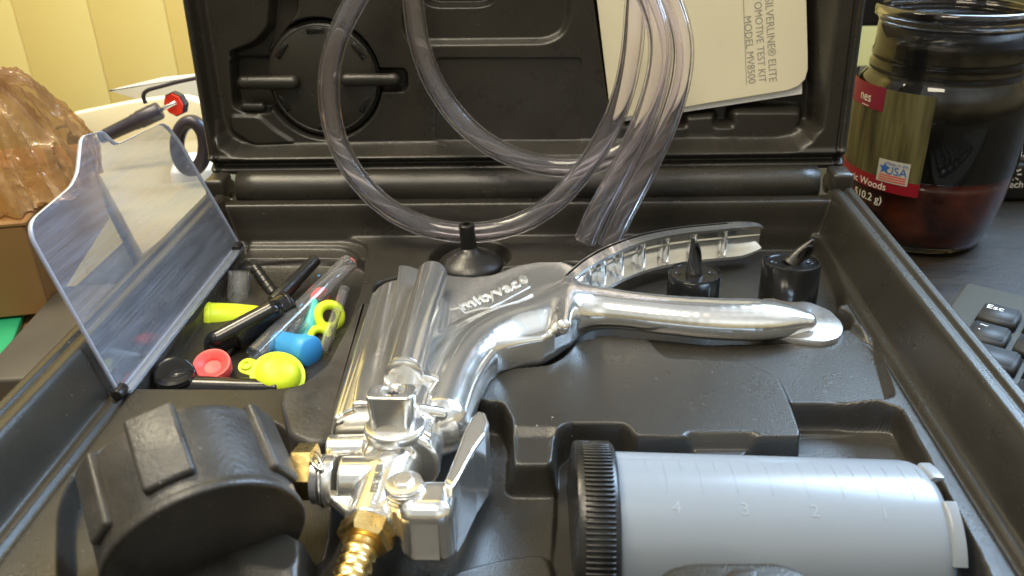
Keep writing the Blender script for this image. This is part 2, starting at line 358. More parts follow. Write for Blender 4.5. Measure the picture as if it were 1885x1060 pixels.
# ================================================================== SETTING
def quad(o, e1, e2, nx=1, ny=1):
    o, e1, e2 = map(np.array, (o, e1, e2)); V = [o + e1 * i / nx + e2 * j / ny for j in range(ny + 1) for i in range(nx + 1)]
    return np.array(V), [(j * (nx + 1) + i, j * (nx + 1) + i + 1, (j + 1) * (nx + 1) + i + 1, (j + 1) * (nx + 1) + i) for j in range(ny) for i in range(nx)]
obj('desk_top', box((.55, .1, -.0125), (.86, .78, .0125), None, .002), M['desk'], kind='structure')
# panelled wall: each board its own piece with a recessed joint behind
wall = thing('panelled_wall', None, None, (0, .62, 0), kind='structure')
obj('wall_backing', box((.3, .632, .35), (1.6, .004, .95), None, 0), M['wall'], wall, smooth=False)
wx0 = pY(20, 0, .62)[0]; wpit = pY(160, 0, .62)[0] - wx0
for k in range(-8, 16):
    a = wx0 + k * wpit
    b = box((a + wpit / 2, .6235, .35), (wpit / 2 - .00035, .0045, .95), None, .0005, 2)
    obj('wall_board', b, M['wall'], wall)

# ================================================================== CASE, lower half
case = thing('tool_case', 'open black blow moulded plastic carry case holding the chromed pump and its fittings', 'case', (0, -.17, 0))
NX, NY = 640, 570
x0, x1, y0, y1 = -.195, .195, -.335, .0005
gx = np.linspace(x0, x1, NX); gy = np.linspace(y0, y1, NY); GX, GY = np.meshgrid(gx, gy)
T = .050
Z = np.full(GX.shape, T)
def paint(pts, z, w=.0016, zu=None, r=.004, px=True):
    global Z
    p = poly(pts, zu if zu is not None else T) if px else pts
    p = rounded(p, r, 4); m = sstep(sd_poly(GX, GY, p), w); Z = Z * (1 - m) + z * m
# shallow relief lines at the back left, and the back ledge
paint([(405, 436), (640, 436), (676, 448), (676, 480), (640, 496), (420, 496)], .047, .0012, r=.006)
paint([(425, 452), (632, 452), (660, 466), (660, 500), (430, 500)], .0445, .0012, zu=.047, r=.006)
# recess around the rubber cone
cc = pz(866, 472, .05); th = np.linspace(0, 2 * np.pi, 40, endpoint=False)
paint([(cc[0] + .0225 * math.cos(t), cc[1] + .0225 * math.sin(t)) for t in th], .043, .002, px=False, r=0)
# general low floor under pump, reservoir and gauge
paint([(692, 520), (760, 505), (830, 500), (1010, 488), (1060, 480), (1240, 540), (1500, 545), (1565, 575), (1562, 640), (1500, 640), (1240, 620), (1300, 700), (1640, 742), (1700, 860), (1800, 1200), (560, 1200), (560, 1010), (640, 900), (540, 850), (610, 800), (695, 600)], .034, .002, r=.008)
# pocket behind the handle for trigger and piercing caps
paint([(1030, 505), (1100, 470), (1200, 446), (1390, 430), (1500, 432), (1530, 480), (1560, 560), (1480, 560), (1200, 540), (1060, 520)], .036, .0022, r=.008)
# boards between: plateau right of the pump (P1) and ledge beside it
paint([(1180, 620), (1300, 632), (1500, 628), (1560, 600), (1610, 640), (1640, 745), (1460, 745), (1200, 745), (1100, 700)], .046, .0018, zu=.046, r=.005)
P1 = [(872, 738), (876, 718), (898, 691), (943, 675), (1010, 669), (1035, 654), (1058, 628), (1110, 615), (1195, 622), (1218, 647), (1228, 656), (1370, 662), (1437, 693), (1462, 747), (1483, 806), (1396, 806), (1262, 806), (1166, 804), (1150, 781), (1046, 780), (1025, 795), (1018, 845), (945, 845), (938, 770), (922, 741)]
paint(P1, T, .0016, r=.003)
paint([(942, 790), (1022, 790), (1018, 850), (940, 850)], .0475, .003, r=.003)
# reservoir bay
paint([(1030, 860), (1028, 798), (1048, 784), (1148, 785), (1168, 808), (1480, 812), (1483, 765), (1480, 748), (1650, 748), (1790, 1010), (1900, 1250), (1010, 1250)], .014, .0022, r=.004)
fn = [(1266, 800), (1392, 800), (1385, 822), (1345, 832), (1300, 832), (1275, 820)]
paint(fn, .044, .003, r=.006)
# parts compartment
COMP = [(246, 712), (505, 713), (556, 706), (598, 672), (640, 590), (664, 520), (668, 470), (640, 462), (446, 462)]
paint(COMP, .012, .0016, r=.004)
# gauge recess
paint([(118, 930), (150, 860), (240, 800), (340, 770), (440, 765), (500, 780), (545, 820), (600, 860), (600, 940), (560, 1010), (420, 1010), (300, 1040), (240, 1200), (120, 1200)], .018, .0025, r=.01)
# foreground lobes
paint([(250, 1100), (325, 1017), (405, 1008), (520, 1014), (556, 1050), (560, 1200), (230, 1200)], .053, .003, zu=.053, r=.008)
paint([(405, 1008), (470, 975), (520, 966), (556, 982), (562, 1030), (530, 1060), (430, 1040)], .055, .003, zu=.055, r=.006)
paint([(815, 1052), (870, 1035), (930, 1020), (1010, 1010), (1030, 1060), (1040, 1200), (800, 1200)], .040, .003, zu=.04, r=.008)
# ribs at the foot of the side walls
ax_ = np.abs(GX)
Z = Z - .0025 * np.exp(-((ax_ - .1700) / .0016) ** 2) * (Z > .03)
wz = np.interp(ax_, [0, .1735, .1752, .1770, .1812, .1826, .1840, .1872, .1880, .1896, .1904, .1935, .1948, .195], [0, .040, .0485, .0535, .0700, .0738, .075, .0752, .0738, .0738, .0755, .0758, .0748, .070])
backz = np.interp(GY, [-1, -.0150, -.0135, -.0118, -.0105, -.0095, -.0015, .0002, .0005], [0, .040, .0500, .056, .0678, .0700, .0702, .0698, .069])
frontz = np.interp(-GY, [0, .318, .321, .327, .329, .334, .335], [0, .04, .055, .073, .075, .075, .073])
Z = smax(smax(Z, wz, .0012), smax(backz, frontz, .0012), .0012)
# notch where rim meets hinge at the far corners
Z += .00012 * np.interp(GX, [-.2, .2], [0, 1]) * 0
Vt = np.stack([GX, GY, Z], -1).reshape(-1, 3)
ii = np.arange(NX * NY).reshape(NY, NX)
Ft = np.stack([ii[:-1, :-1], ii[:-1, 1:], ii[1:, 1:], ii[1:, :-1]], -1).reshape(-1, 4)
ring = np.concatenate([ii[0, :], ii[1:, -1], ii[-1, -2::-1], ii[-2:0:-1, 0]])
low = Vt[ring].copy(); low[:, 2] = .0015; nb_ = len(Vt); Vt = np.concatenate([Vt, low]); k_ = np.arange(len(ring)); k2 = (k_ + 1) % len(ring)
Ft = np.concatenate([Ft, np.stack([ring[k2], ring[k_], nb_ + k_, nb_ + k2], -1)])
obj('lower_shell', (Vt, Ft), M['case'], case)
# moulded ridge that borders the parts bay on its right, taller than the tray
r1 = [pz(a, b, .053)[:2] for a, b in [(664, 556), (686, 560), (690, 590), (662, 672), (640, 720), (622, 770), (604, 812), (572, 818), (530, 800), (515, 745), (520, 716), (556, 706), (600, 672), (640, 600)]]
obj('divider_ridge', prism(rounded(r1, .004, 4), .030, .0535, .0028, 4), M['rubber'], case)
# hinge: long roll with corner knuckles
obj('hinge_barrel', sweep(spline([(-.1765, .0075, .0748), (-.05, .0075, .0748), (.07, .0075, .0748), (.176, .0075, .0748)], 10), .0103, 32), M['case'], case)
for s in (-1, 1):
    kx = s * .1885
    kn = join(box((kx, .004, .0775), (.0062, .0085, .0065), None, .0025), rcyl((kx - .006, .010, .0735), (kx + .006, .010, .0735), .0062, .001, 24))
    obj('hinge_knuckle', kn, M['case'], case, sharp=50)
# retaining tab over the reservoir
tb = [pz(a, b, .0755)[:2] for a, b in [(1208, 1056), (1225, 1036), (1268, 1024), (1430, 1024), (1472, 1036), (1496, 1056), (1505, 1110), (1200, 1110)]]
obj('retaining_tab', prism(rounded(tb, .004, 4), .062, .0745, .003, 4), M['case'], case)
tb2 = [pz(a, b, .0755)[:2] for a, b in [(1350, 1046), (1395, 1044), (1400, 1100), (1330, 1100), (1335, 1056)]]
obj('tab_boss', prism(rounded(tb2, .002, 3), .073, .0758, .001, 2), M['case'], case)

# ================================================================== CASE, lid
LA = math.radians(4.0); LO = np.array([0, .012, .075]); LU = np.array([1., 0, 0]); LV = np.array([0, math.sin(LA), math.cos(LA)]); LN = np.array([0, -math.cos(LA), math.sin(LA)])
def pl(px, py, d=0.):                      # photograph point on the lid's plane raised by d towards the tray side
    p = ppl(px, py, LO + LN * d, LN); return float((p - LO) @ LU), float((p - LO) @ LV)
def L3(u, v, d): return LO + LU * u + LV * v + LN * d
lu = np.linspace(-.197, .1945, 620); lv = np.linspace(.004, .30, 480); UU, VV = np.meshgrid(lu, lv)
D = np.zeros(UU.shape)
def lp(pts, d): return [pl(a, b, d) for a, b in pts]
def lpaint(pts, d, w=.0016, du=None, r=.004, uv=False):
    global D
    p = pts if uv else lp(pts, -.014 if du is None else du)
    p = rounded(p, r, 4) if r else p
    m = sstep(sd_poly(UU, VV, p), w); D = D * (1 - m) + d * m
PF = -.014
ul, vb = pl(388, 120, PF)[0], pl(900, 268, PF)[1]; ur = pl(1508, 120, PF)[0]
lpaint([(ul, vb), (ur, vb), (ur, .285), (ul, .285)], PF, .0038, uv=True, r=.020)
lpaint([(424, 212), (478, 213), (506, 238), (545, 262), (470, 266), (428, 240)], PF + .002, .0012, r=.003)
lpaint([(500, -30), (545, -30), (545, 22), (522, 55), (492, 90), (486, 112), (428, 112), (424, 98), (470, 80), (496, 50)], PF - .010, .0018)
dc = pl(592, 148, PF); R0 = .0362
lpaint([(dc[0] + R0 * math.cos(t), dc[1] + R0 * math.sin(t)) for t in th], PF - .012, .0015, uv=True, r=0)
lpaint([(424, 108), (500, 108), (500, 206), (452, 206), (430, 196)], PF - .012, .0015)
lpaint([(690, 128), (747, 128), (749, 166), (690, 166)], PF - .010, .0015)
lpaint([(742, -60), (1052, -60), (1048, 30), (1036, 62), (1005, 77), (800, 79), (760, 79), (744, 60)], PF - .0050, .0022, r=.008)
lpaint([(778, -60), (908, -60), (906, 6), (880, 12), (800, 12), (780, 5)], PF - .013, .0015)
lpaint([(803, 107), (1071, 107), (1071, 260), (803, 260)], PF - .0014, .0005, r=.003)
lpaint([(1086, -60), (1096, 0), (1122, 190), (1128, 222), (1160, 232), (1500, 232), (1502, -60)], PF - .012, .0022, r=.005)
lpaint([(1262, 214), (1318, 210), (1319, 252), (1262, 253)], PF - .001, .0028, r=.003)
lpaint([(1347, 203), (1479, 203), (1478, 228), (1462, 248), (1430, 258), (1347, 258)], PF - .001, .0028, r=.005)
lpaint([(1200, 150), (1500, 150), (1500, 186), (1200, 190)], PF - .012, .0018)
# frame: raised bead and grooves
du_ = np.minimum(UU + .197, .1945 - UU)
D += -.0022 * np.exp(-((du_ - .0060) / .0011) ** 2) - .004 * sstep(du_ - .0012, .0012)
for v_, a_, w_ in ((pl(900, 300, 0)[1], -.0045, .0022), (pl(900, 322, 0)[1], -.0065, .0022)):
    D += a_ * np.exp(-((VV - v_) / w_) ** 2)
rv = pl(900, 287, 0)[1]; D += .0016 * np.exp(-((VV - rv) / .0016) ** 2)
D += -.006 * sstep(VV - .0052, .0018)
P3 = LO + UU[..., None] * LU + VV[..., None] * LV + D[..., None] * LN
n_u, n_v = len(lu), len(lv); ii = np.arange(n_u * n_v).reshape(n_v, n_u)
Fl = np.stack([ii[:-1, :-1], ii[:-1, 1:], ii[1:, 1:], ii[1:, :-1]], -1).reshape(-1, 4)
Vl = P3.reshape(-1, 3); ring = np.concatenate([ii[0, :], ii[1:, -1], ii[-1, -2::-1], ii[-2:0:-1, 0]])
bk = Vl[ring] - LN * .034; bk2 = Vl[ring]; bk = bk - LN * (((bk - LO) @ LN) + .038)[:, None]
nb_ = len(Vl); Vl = np.concatenate([Vl, bk]); k_ = np.arange(len(ring)); k2 = (k_ + 1) % len(ring)
Fl = np.concatenate([Fl, np.stack([ring[k2], ring[k_], nb_ + k_, nb_ + k2], -1)])
lid = obj('lid', (Vl, Fl), M['case'], case)
# moulded clips that hold the round cap in the lid
def lbar(p, q, r, d, name='moulded_clip'):
    a = pl(*p, d); b = pl(*q, d); a3 = L3(*a, d); b3 = L3(*b, d); ax = nrm(b3 - a3)
    pr = [(r * math.sin(t), r * (1 - math.cos(t))) for t in np.linspace(.08, math.pi / 2, 7)]; L = np.linalg.norm(b3 - a3)
    pr += [(r * math.cos(t), L - r + r * math.sin(t)) for t in np.linspace(0, math.pi / 2 - .08, 7)]
    obj(name, lathe(pr, a3, ax, 28), M['case'], lid)
lbar((437, 152), (551, 151), .0042, PF + .001); lbar((627, 147), (737, 146), .0038, PF + .001)
lbar((443, 196), (490, 196), .003, PF - .003)

# round ribbed cap stored in the lid
capo = thing('round_cap', 'round black screw cap with finely ribbed edge held in the lid by two moulded clips', 'cap', L3(dc[0], dc[1] - .034, PF - .010))
c3 = L3(dc[0], dc[1], PF - .0105)
obj('cap_disc', lathe([(.0335, 0), (.0338, .0015), (.0338, .0072), (.0330, .0080), (.0322, .0083), (.0316, .0080), (.0310, .0083), (.0001, .0083)], c3, LN, 96, close=False), M['case'], capo, sharp=40)
obj('ribbed_edge', lathe([(.0334, .001), (.0348, .001), (.0348, .0052), (.0334, .0052)], c3, LN, 360, close=False, amp=lambda i, k: .012 * (i % 4 < 2)), M['black'], capo, smooth=False)
for a_ in (92, 142, 208, 268, 328, 35):
    t = math.radians(a_); o_ = c3 + (LU * math.cos(t) + LV * math.sin(t)) * .0292 + LN * .0083
    obj('slot', box(o_, (.0055, .0016, .0006), [-LU * math.sin(t) + LV * math.cos(t), LU * math.cos(t) + LV * math.sin(t), LN], .0003, 1), M['blackgloss'], capo)

# ================================================================== clear flap over the parts bay
fz = .0505; h0 = pz(222, 722, fz); h1 = pz(437, 452, fz); fd = nrm(h1 - h0); phi = math.radians(16)
fu = np.array([-math.sin(phi), 0, math.cos(phi)]); fu = nrm(fu - fd * fu.dot(fd)); fn_ = np.cross(fd, fu)
def flp(px, py):
    p = ppl(px, py, h0, fn_); return float((p - h0) @ fd), float((p - h0) @ fu)
FL = [flp(216, 716)[0:1] + (0.002,), flp(45, 415), flp(132, 342), flp(143, 318), flp(150, 252), flp(187, 243), flp(213, 268), flp(300, 225), flp(330, 262), flp(437, 446)]
FL[0] = (flp(218, 722)[0], .001); FL[-1] = (FL[-1][0], .001)
FL = rounded(FL, [.001, .010, .004, .003, .004, .003, .003, .008, .003, .001], 6)
obj('compartment_flap', place(prism(FL, -.001, .001, .0), h0, fd, fu, fn_), M['acrylic'], case, smooth=False, label='clear scratched acrylic flap standing open over the parts bay')
fc = np.array(FL); inner = []
# polished edge, the window's blue sheen put into its colour
Fv = []; Ff = []; n_ = len(FL); cen = fc.mean(0)
for p in fc: 
    for w_, t_ in ((0, -.00105), (.0006, -.00105), (.0006, .00105), (0, .00105)):
        q = p + nrm(p - cen) * w_; Fv.append(h0 + fd * q[0] + fu * q[1] + fn_ * t_)
for i in range(n_):
    j = (i + 1) % n_
    for k in range(4): Ff.append((i * 4 + k, j * 4 + k, j * 4 + (k + 1) % 4, i * 4 + (k + 1) % 4))
obj('flap_edge', (np.array(Fv), Ff), M['acrylic_edge'], case)
hs = np.array([fd, nrm(np.cross([0, 0, 1], fd)), [0, 0, 1]])
obj('flap_hinge_strip', box((h0 + h1) / 2 + np.array([.003, 0, .0005]), (np.linalg.norm(h1 - h0) / 2, .0022, .0010), hs, .0004), M['acrylic_strip'], case)
for p in (pz(700 - 480, 722, .052), pz(437, 456, .052)):
    obj('flap_pivot', rcyl(p + fd * -.003, p + fd * .004, .0026, .0005, 16), M['black'], case)

# ================================================================== PUMP
pump = thing('vacuum_pump', 'chromed hand vacuum pump lying across the tray, brass hose barb towards the viewer', 'hand pump', (-.02, -.17, .04))
BA, BB = np.array([-.0600, -.092, .052]), np.array([-.0545, -.2165, .052])       # barrel
RA, RB = pz(797, 502, .0728), pz(744, 690, .0728)                                 # slim cylinder on top
ZM = .055
body_out = poly([(762, 520), (800, 508), (836, 516), (870, 518), (905, 514), (955, 496), (1000, 488), (1032, 488), (1056, 497), (1080, 514), (1072, 560), (1050, 600), (1020, 622), (1000, 632), (950, 640), (905, 648), (868, 672), (846, 705), (832, 740), (820, 775), (780, 800), (730, 700)], .060)
back_pl = poly([(756, 512), (772, 503), (850, 506), (878, 514), (905, 530), (880, 600), (760, 600)], .050)
zig = poly([(738, 480), (724, 590), (716, 606), (698, 634), (692, 660), (668, 680), (656, 712), (640, 830), (760, 830), (830, 700), (840, 480)], .0655)
def C3(px, py, z): return pz(px, py, z)
tubepts = [C3(812, 775, .056), C3(838, 706, .057), C3(876, 650, .057), C3(930, 618, .057), C3(985, 600, .057), C3(1040, 572, .057)]
grip = [(C3(1040, 572, .057), .0140), (C3(1070, 567, .057), .0140), (C3(1105, 567, .057), .0124), (C3(1150, 571, .057), .0114), (C3(1230, 580, .056), .0116), (C3(1320, 587, .055), .0122), (C3(1410, 589, .054), .0118), (C3(1480, 591, .053), .0062)]
def dens(L, m=5):
    A = np.array([list(p) + [r] for p, r in L]); Q = spline(A, m); return [(q[:3], float(q[3])) for q in Q]
grip = dens(grip, 5); tubepts = [q[0] for q in dens([(p, .01) for p in tubepts], 4)]
tip_cut = pz(1505, 592, .053)
def f_body(P):
    d = s_cyl(P, BA + (BB - BA) * .10, BB, .0150, .002)
    d = np.minimum(d, smax(s_cyl(P, BA, BB, .0172, .0015), sd_poly(P[..., 0], P[..., 1], zig), .0006))
    for ang, off, rr, s0 in ((138, .0143, .0020, .16),):
        o = np.array([math.cos(math.radians(ang)) * off, 0, math.sin(math.radians(ang)) * off]); d = smin(d, s_cap(P, BA + (BB - BA) * s0 + o, BB + o, rr), .0012)
    rod = np.minimum(s_cyl(P, RA, RB, .0074, .0022), 1); d = smin(d, rod, .0012)
    dd = smin(s_prism(P, body_out, .048, .0632, .0022), s_prism(P, back_pl, .046, .0535, .0015), .002)
    t = s_cap(P, tubepts[0], tubepts[1], .0128, .0128)
    for i in range(1, len(tubepts) - 1): t = np.minimum(t, s_cap(P, tubepts[i], tubepts[i + 1], .0128, .0128))
    dd = smin(dd, t, .008)
    d = smin(d, dd, .004)
    g = None
    for (a, ra), (b, rb) in zip(grip[:-1], grip[1:]):
        q = s_cap(P * np.array([1, 1, 1.3]), a * np.array([1, 1, 1.3]), b * np.array([1, 1, 1.3]), ra, rb); g = q if g is None else smin(g, q, .0008)
    g = smax(g, (P - tip_cut) @ nrm((.93, -.12, .28)), .0012)
    d = smin(d, g, .005)
    crest = s_cap(P, C3(1048, 520, .0650), C3(1036, 600, .0660), .0035, .0040); d = smin(d, crest, .005)
    # shallow pan inside the web so that its lower border stands proud
    return d
lo = (-.083, -.226, .036); hi = (.155, -.078, .083)
obj('cast_body', nets(f_body, lo, hi, .00062), M['chrome'], pump)
# valve head
v1, v2 = pz(577, 884, .056), pz(716, 884, .056)
h1_, h2_ = pz(727, 848, .057), pz(679, 974, .054)
bx0 = pz(727, 945, .066); bx1 = pz(834, 945, .066); byb = pz(790, 876, .068)[1]; bc = np.array([(bx0[0] + bx1[0]) / 2, (bx0[1] + byb) / 2 - .001, .0560]); bh = np.array([(bx1[0] - bx0[0]) / 2, (byb - bx0[1]) / 2 + .001, .0125])
boss = pz(744, 890, .0705)
c2a, c2b = np.array([-.0375, -.198, .0555]), np.array([-.0375, -.238, .0555])
vac_z = nrm((.62, 0, .78)); vac_R = np.array([np.cross([0, 1., 0], vac_z), [0, 1., 0], vac_z]); vac_c = np.array([-.0375, -.2215, .0555]) + vac_z * .0148
def f_head(P):
    d = s_cyl(P, v1 + [0.0105, 0, 0], v2, .0088, .001)
    d = smin(d, s_cyl(P, h1_, h2_, .0092, .0012), .0018)
    d = smin(d, s_cyl(P, pz(604, 829, .053), pz(706, 827, .053), .0060, .001), .001)
    d = smin(d, s_cyl(P, c2a, c2b, .0148, .002), .003)
    d = smin(d, s_box(P, bc, bh, None, .0058), .0025)
    d = smin(d, s_cyl(P, (boss[0], boss[1], .052), (boss[0], boss[1], .0705), .0066, .0008), .0012)
    d = smin(d, s_prism(P, poly([(592, 905), (700, 905), (660, 960), (640, 950)], .055), .052, .056, .001), .0015)
    d = np.minimum(d, s_cyl(P, c2a + [0, .0015, 0], c2a - [0, .0035, 0], .0172, .001))
    d = smin(d, s_cap(P, pz(770, 755, .069), pz(812, 762, .066), .0028), .0015)
    d = smin(d, s_box(P, vac_c, (.0030, .0125, .0010), vac_R, .0006), .0008)
    return d
obj('valve_head', nets(f_head, (-.093, -.300, .034), (-.008, -.190, .077), .00055), M['chrome'], pump)
# ring and spring clip on the inlet
obj('inlet_ring', lathe([(.0078, 0), (.0090, .0006), (.0093, .003), (.0085, .0036), (.0085, .0046), (.0094, .0052), (.0094, .0078), (.0088, .0086)], v1, (1, 0, 0), 48), M['chrome2'], pump, sharp=40)
obj('spring_clip', sweep(spline([v1 + np.array([.0042, .0093 * math.cos(t), .0093 * math.sin(t)]) for t in np.linspace(1.2, 4.9, 12)] , 5), .0007, 10), M['steel'], pump)
obj('clip_end', sweep(spline([v1 + np.array(q) for q in ((.0002, .001, .0096), (.002, -.003, .0098), (.0052, -.0052, .0090), (.0056, -.0040, .0096), (.0028, .0008, .0104), (.0010, .0034, .0098))], 6), .0008, 10), M['steel'], pump)
# collar under the slim cylinder
ca = nrm(RB - RA)
obj('collar', lathe([(.0070, 0), (.0078, .0004), (.0078, .0012), (.0073, .0015), (.0073, .0020), (.0078, .0023), (.0079, .0032), (.0070, .0040), (.0055, .0044)], RB - ca * .0015, ca, 48), M['chrome2'], pump, sharp=45)
# selector knob with recessed screw
kc = pz(718, 722, .084); kz = nrm((-.02, .10, 1)); kx = nrm((1, -.04, .02)); ky = np.cross(kz, kx)
kt = [(-.0088, -.0045), (.0080, -.0045), (.0094, -.0005), (.0090, .0050), (.0070, .0072), (-.0066, .0072), (-.0090, .0045)]
def f_knob(P):
    q = (P - kc) @ np.stack([kx, ky, kz], 1); s = 1 - np.clip(-q[..., 2], 0, .02) * 14 * 0
    x = q[..., 0] / (1 + q[..., 2] * 9); y = q[..., 1]
    dx = sd_poly(x, y, rounded(kt, .003, 3)) * .92 + .0009; dy = np.abs(q[..., 2] + .0095) - .0095 + .0009
    d = np.minimum(np.maximum(dx, dy), 0) + np.hypot(np.maximum(dx, 0), np.maximum(dy, 0)) - .0009
    d = smax(d, -((q - np.array([0, .0016, 0]))[..., 2] * 0 + .0046 - np.hypot(q[..., 0], q[..., 1] - .0016)) * -1 * -1, .0001) if 0 else d
    hole = np.maximum(np.hypot(q[..., 0] - .0006, q[..., 1] - .0018) - .0043, -(q[..., 2] + .0035))
    d = smax(d, -hole, .0006)
    sk = (q[..., 1] * -.75 - q[..., 2] * .66) - .0165     # front chamfer at the foot
    return smax(d, sk, .001)
obj('selector_knob', nets(f_knob, kc - .016 - np.array([0, 0, .010]), kc + .014, .00036), M['chrome'], pump)
kn_ = bpy.data.objects['selector_knob']
sc = kc + kx * .0006 + ky * .0018 - kz * .0034
obj('screw', lathe([(.0031, 0), (.0031, .0012), (.0024, .0018), (.0006, .0021)], sc, kz, 24), M['steel'], kn_, sharp=40)
obj('screw_slot', join(box(sc + kz * .0021, (.0020, .0004, .0002), [kx, ky, kz], 0), box(sc + kz * .0021, (.0004, .0020, .0002), [kx, ky, kz], 0)), M['toolgrey'], kn_, smooth=False)
# disc seat under the knob
obj('knob_seat', rcyl(kc - kz * .019 + ky * .002, kc - kz * .014 + ky * .002, .0118, .0012, 48), M['chrome2'], pump)
# boss bolt and its spring
obj('boss_bolt', lathe([(.0036, 0), (.0036, .0018), (.0030, .0022), (.0001, .0022)], (boss[0], boss[1], .0705), (0, 0, 1), 6, close=False), M['chrome2'], pump, smooth=False)
obj('washer', lathe([(.0058, 0), (.0062, .0004), (.0062, .0009), (.0050, .0011), (.0030, .0011)], (boss[0], boss[1], .0702), (0, 0, 1), 40), M['chrome2'], pump, sharp=40)
hel_ = [(boss[0] + .0068 * math.cos(t), boss[1] + .0068 * math.sin(t), .0585 + t * .00028) for t in np.linspace(0, 6 * math.pi, 90)]
for z_ in (.0655, .0672, .0689): obj('boss_groove', lathe([(.0066, -.0006), (.0070, 0), (.0066, .0006)], (boss[0], boss[1], z_), (0, 0, 1), 40), M['chrome2'], pump)
# release lever
lv_ = poly([(818, 886), (832, 902), (846, 880), (872, 830), (893, 800), (900, 778), (893, 760), (880, 757), (868, 768), (854, 795), (838, 838)], .0695)
def f_lev(P):
    t = np.clip((P[..., 1] - (-.262)) / .035, 0, 1)
    return s_prism(P, lv_, .040, .0700, .0012)
obj('release_lever', nets(f_lev, (-.022, -.276, .037), (.002, -.212, .073), .0006), M['chrome'], pump)
# brass barb and hex nuts
hd = nrm(h2_ - h1_)
hb = h2_ - hd * .001
obj('barb_nut', lathe([(.0078, 0), (.0098, .0010), (.0098, .0062), (.0084, .0076), (.006, .0076)], hb, hd, 6, up=(.3, .1, 1)), M['brass'], pump, smooth=False)
pr = [(.0052, 0), (.0056, .0015)]
for k in range(6): pr += [(.0050, .003 + k * .0046), (.0060, .0046 + k * .0046), (.0062, .0058 + k * .0046), (.0060, .0068 + k * .0046)]
pr += [(.0045, .0315), (.003, .032)]
obj('hose_barb', lathe(pr, hb + hd * .0070, hd, 40), M['brass'], pump)
gn = pz(583, 882, .056); 
obj('gauge_nut', lathe([(.0085, 0), (.0105, .0012), (.0105, .0080), (.0088, .0090)], pz(540, 868, .058), (1, 0.02, 0), 6, up=(0, .35, 1)), M['brass'], pump, smooth=False)
obj('inlet_stem', rcyl(pz(535, 874, .056), pz(583, 882, .056), .0070, .0006, 32), M['brass'], pump)
# small cross pin at the left
obj('cross_pin', rcyl(pz(686, 584, .056), pz(745, 580, .056), .0056, .001, 28), M['brass'], pump)
# secondary flat lever showing behind the grip's tip
fl = poly([(1400, 548), (1440, 548), (1490, 555), (1528, 570), (1550, 592), (1554, 606), (1545, 620), (1518, 628), (1480, 625), (1400, 612)], .049)
obj('flat_lever', prism(rounded(fl, .003, 3), .0435, .049, .0008, 2), M['chrome2'], pump, sharp=40)
# trigger: curved channel with ribs, open towards the viewer
tsp = spline([pz(*p, .064) for p in [(1040, 512), (1075, 482), (1120, 457), (1180, 436), (1250, 423), (1330, 415), (1400, 409)]], 10)
tpath = np.array(tsp); tt = np.gradient(tpath[:, :2], axis=0); tt /= np.linalg.norm(tt, axis=1)[:, None]; tn = np.stack([tt[:, 1], -tt[:, 0]], 1)      # towards the viewer
zt, zb_ = .0655, .0470; dpt = np.interp(np.linspace(0, 1, len(tpath)), [0, .25, .9, 1], [.005, .0085, .0080, .0045])
def strip(n0, n1, za, zb):
    """solid band along the spine: offsets n0..n1 from it, heights za..zb"""
    V = []; F = []; m = len(tpath)
    for i in range(m):
        hf = 1. if i < m - 9 else math.sqrt(max(.02, 1 - ((i - m + 10) / 9.2) ** 2)) * .35 + .65
        for nn, z in ((n0, za), (n1, za), (n1, zb), (n0, zb)):
            z = .0558 + (z - .0558) * hf; nn = nn * dpt[i] / .0085; V.append((tpath[i, 0] + tn[i, 0] * nn, tpath[i, 1] + tn[i, 1] * nn, z))
    for i in range(m - 1):
        for k in range(4): F.append((i * 4 + k, i * 4 + (k + 1) % 4, (i + 1) * 4 + (k + 1) % 4, (i + 1) * 4 + k))
    F += [(0, 3, 2, 1), tuple((m - 1) * 4 + k for k in range(4))]; return np.array(V), F
trig = obj('trigger', join(strip(0, .0018, zb_, zt), strip(-.0006, .0085, zt - .0016, zt), strip(0, .0105, zb_, zb_ + .0016), strip(.0015, .0030, .0560, .0570)), M['chrome'], pump, sharp=35)
for k in range(8, len(tpath) - 8, 7):
    R_ = np.array([[tt[k, 0], tt[k, 1], 0], [tn[k, 0], tn[k, 1], 0], [0, 0, 1]])
    obj('rib', box((tpath[k, 0] + tn[k, 0] * .0042, tpath[k, 1] + tn[k, 1] * .0042, (zt + zb_) / 2), (.0007, .0030, (zt - zb_) / 2 - .0008), R_, .0003, 1), M['chrome2'], trig)
# raised lettering
def letters(body, size, p, q, nz, z, name, m, ext=.0004, shear=0., par=None, label=None, space=1., off=0.):
    a = pz(*p, z); b = pz(*q, z); x = nrm(b - a); nz = nrm(nz); y = np.cross(nz, x); x = np.cross(y, nz)
    VF = text(body, size, ext, shear=shear, space=space, offset=off); VF[0][:, 0] *= 1
    w = VF[0][:, 0].max(); k = np.linalg.norm(b - a) / w; VF[0][:, 0] *= k
    return obj(name, place(VF, a + nz * 0, x, y, nz), m, par or pump, smooth=False, label=label)
letters('mityvac', .0118, (852, 572), (962, 524), (0, 0, 1), .0634, 'raised_logo', M['brightlogo'], .00045, .22)
letters('®', .0075, (961, 518), (975, 514), (0, 0, 1), .0638, 'raised_mark', M['chrome2'], .0006)
sw = poly([(826, 562), (846, 558), (852, 566), (880, 563), (905, 556), (918, 548), (970, 521), (976, 526), (920, 556), (903, 565), (884, 566), (856, 574), (846, 564), (828, 568)], .0638)
obj('logo_swoosh', prism(sw, .0628, .0637, 0), M['chrome2'], pump, smooth=False)
V, F = text('VACUUM', .0042, .0003); V[:, 0] *= .021 / V[:, 0].max(); V[:, 1] -= .0016
obj('raised_word', place((V, F), vac_c + vac_z * .0011 + np.array([0, -.0105, 0]), (0, 1, 0), -vac_R[0], vac_z), M['steel'], pump, smooth=False)
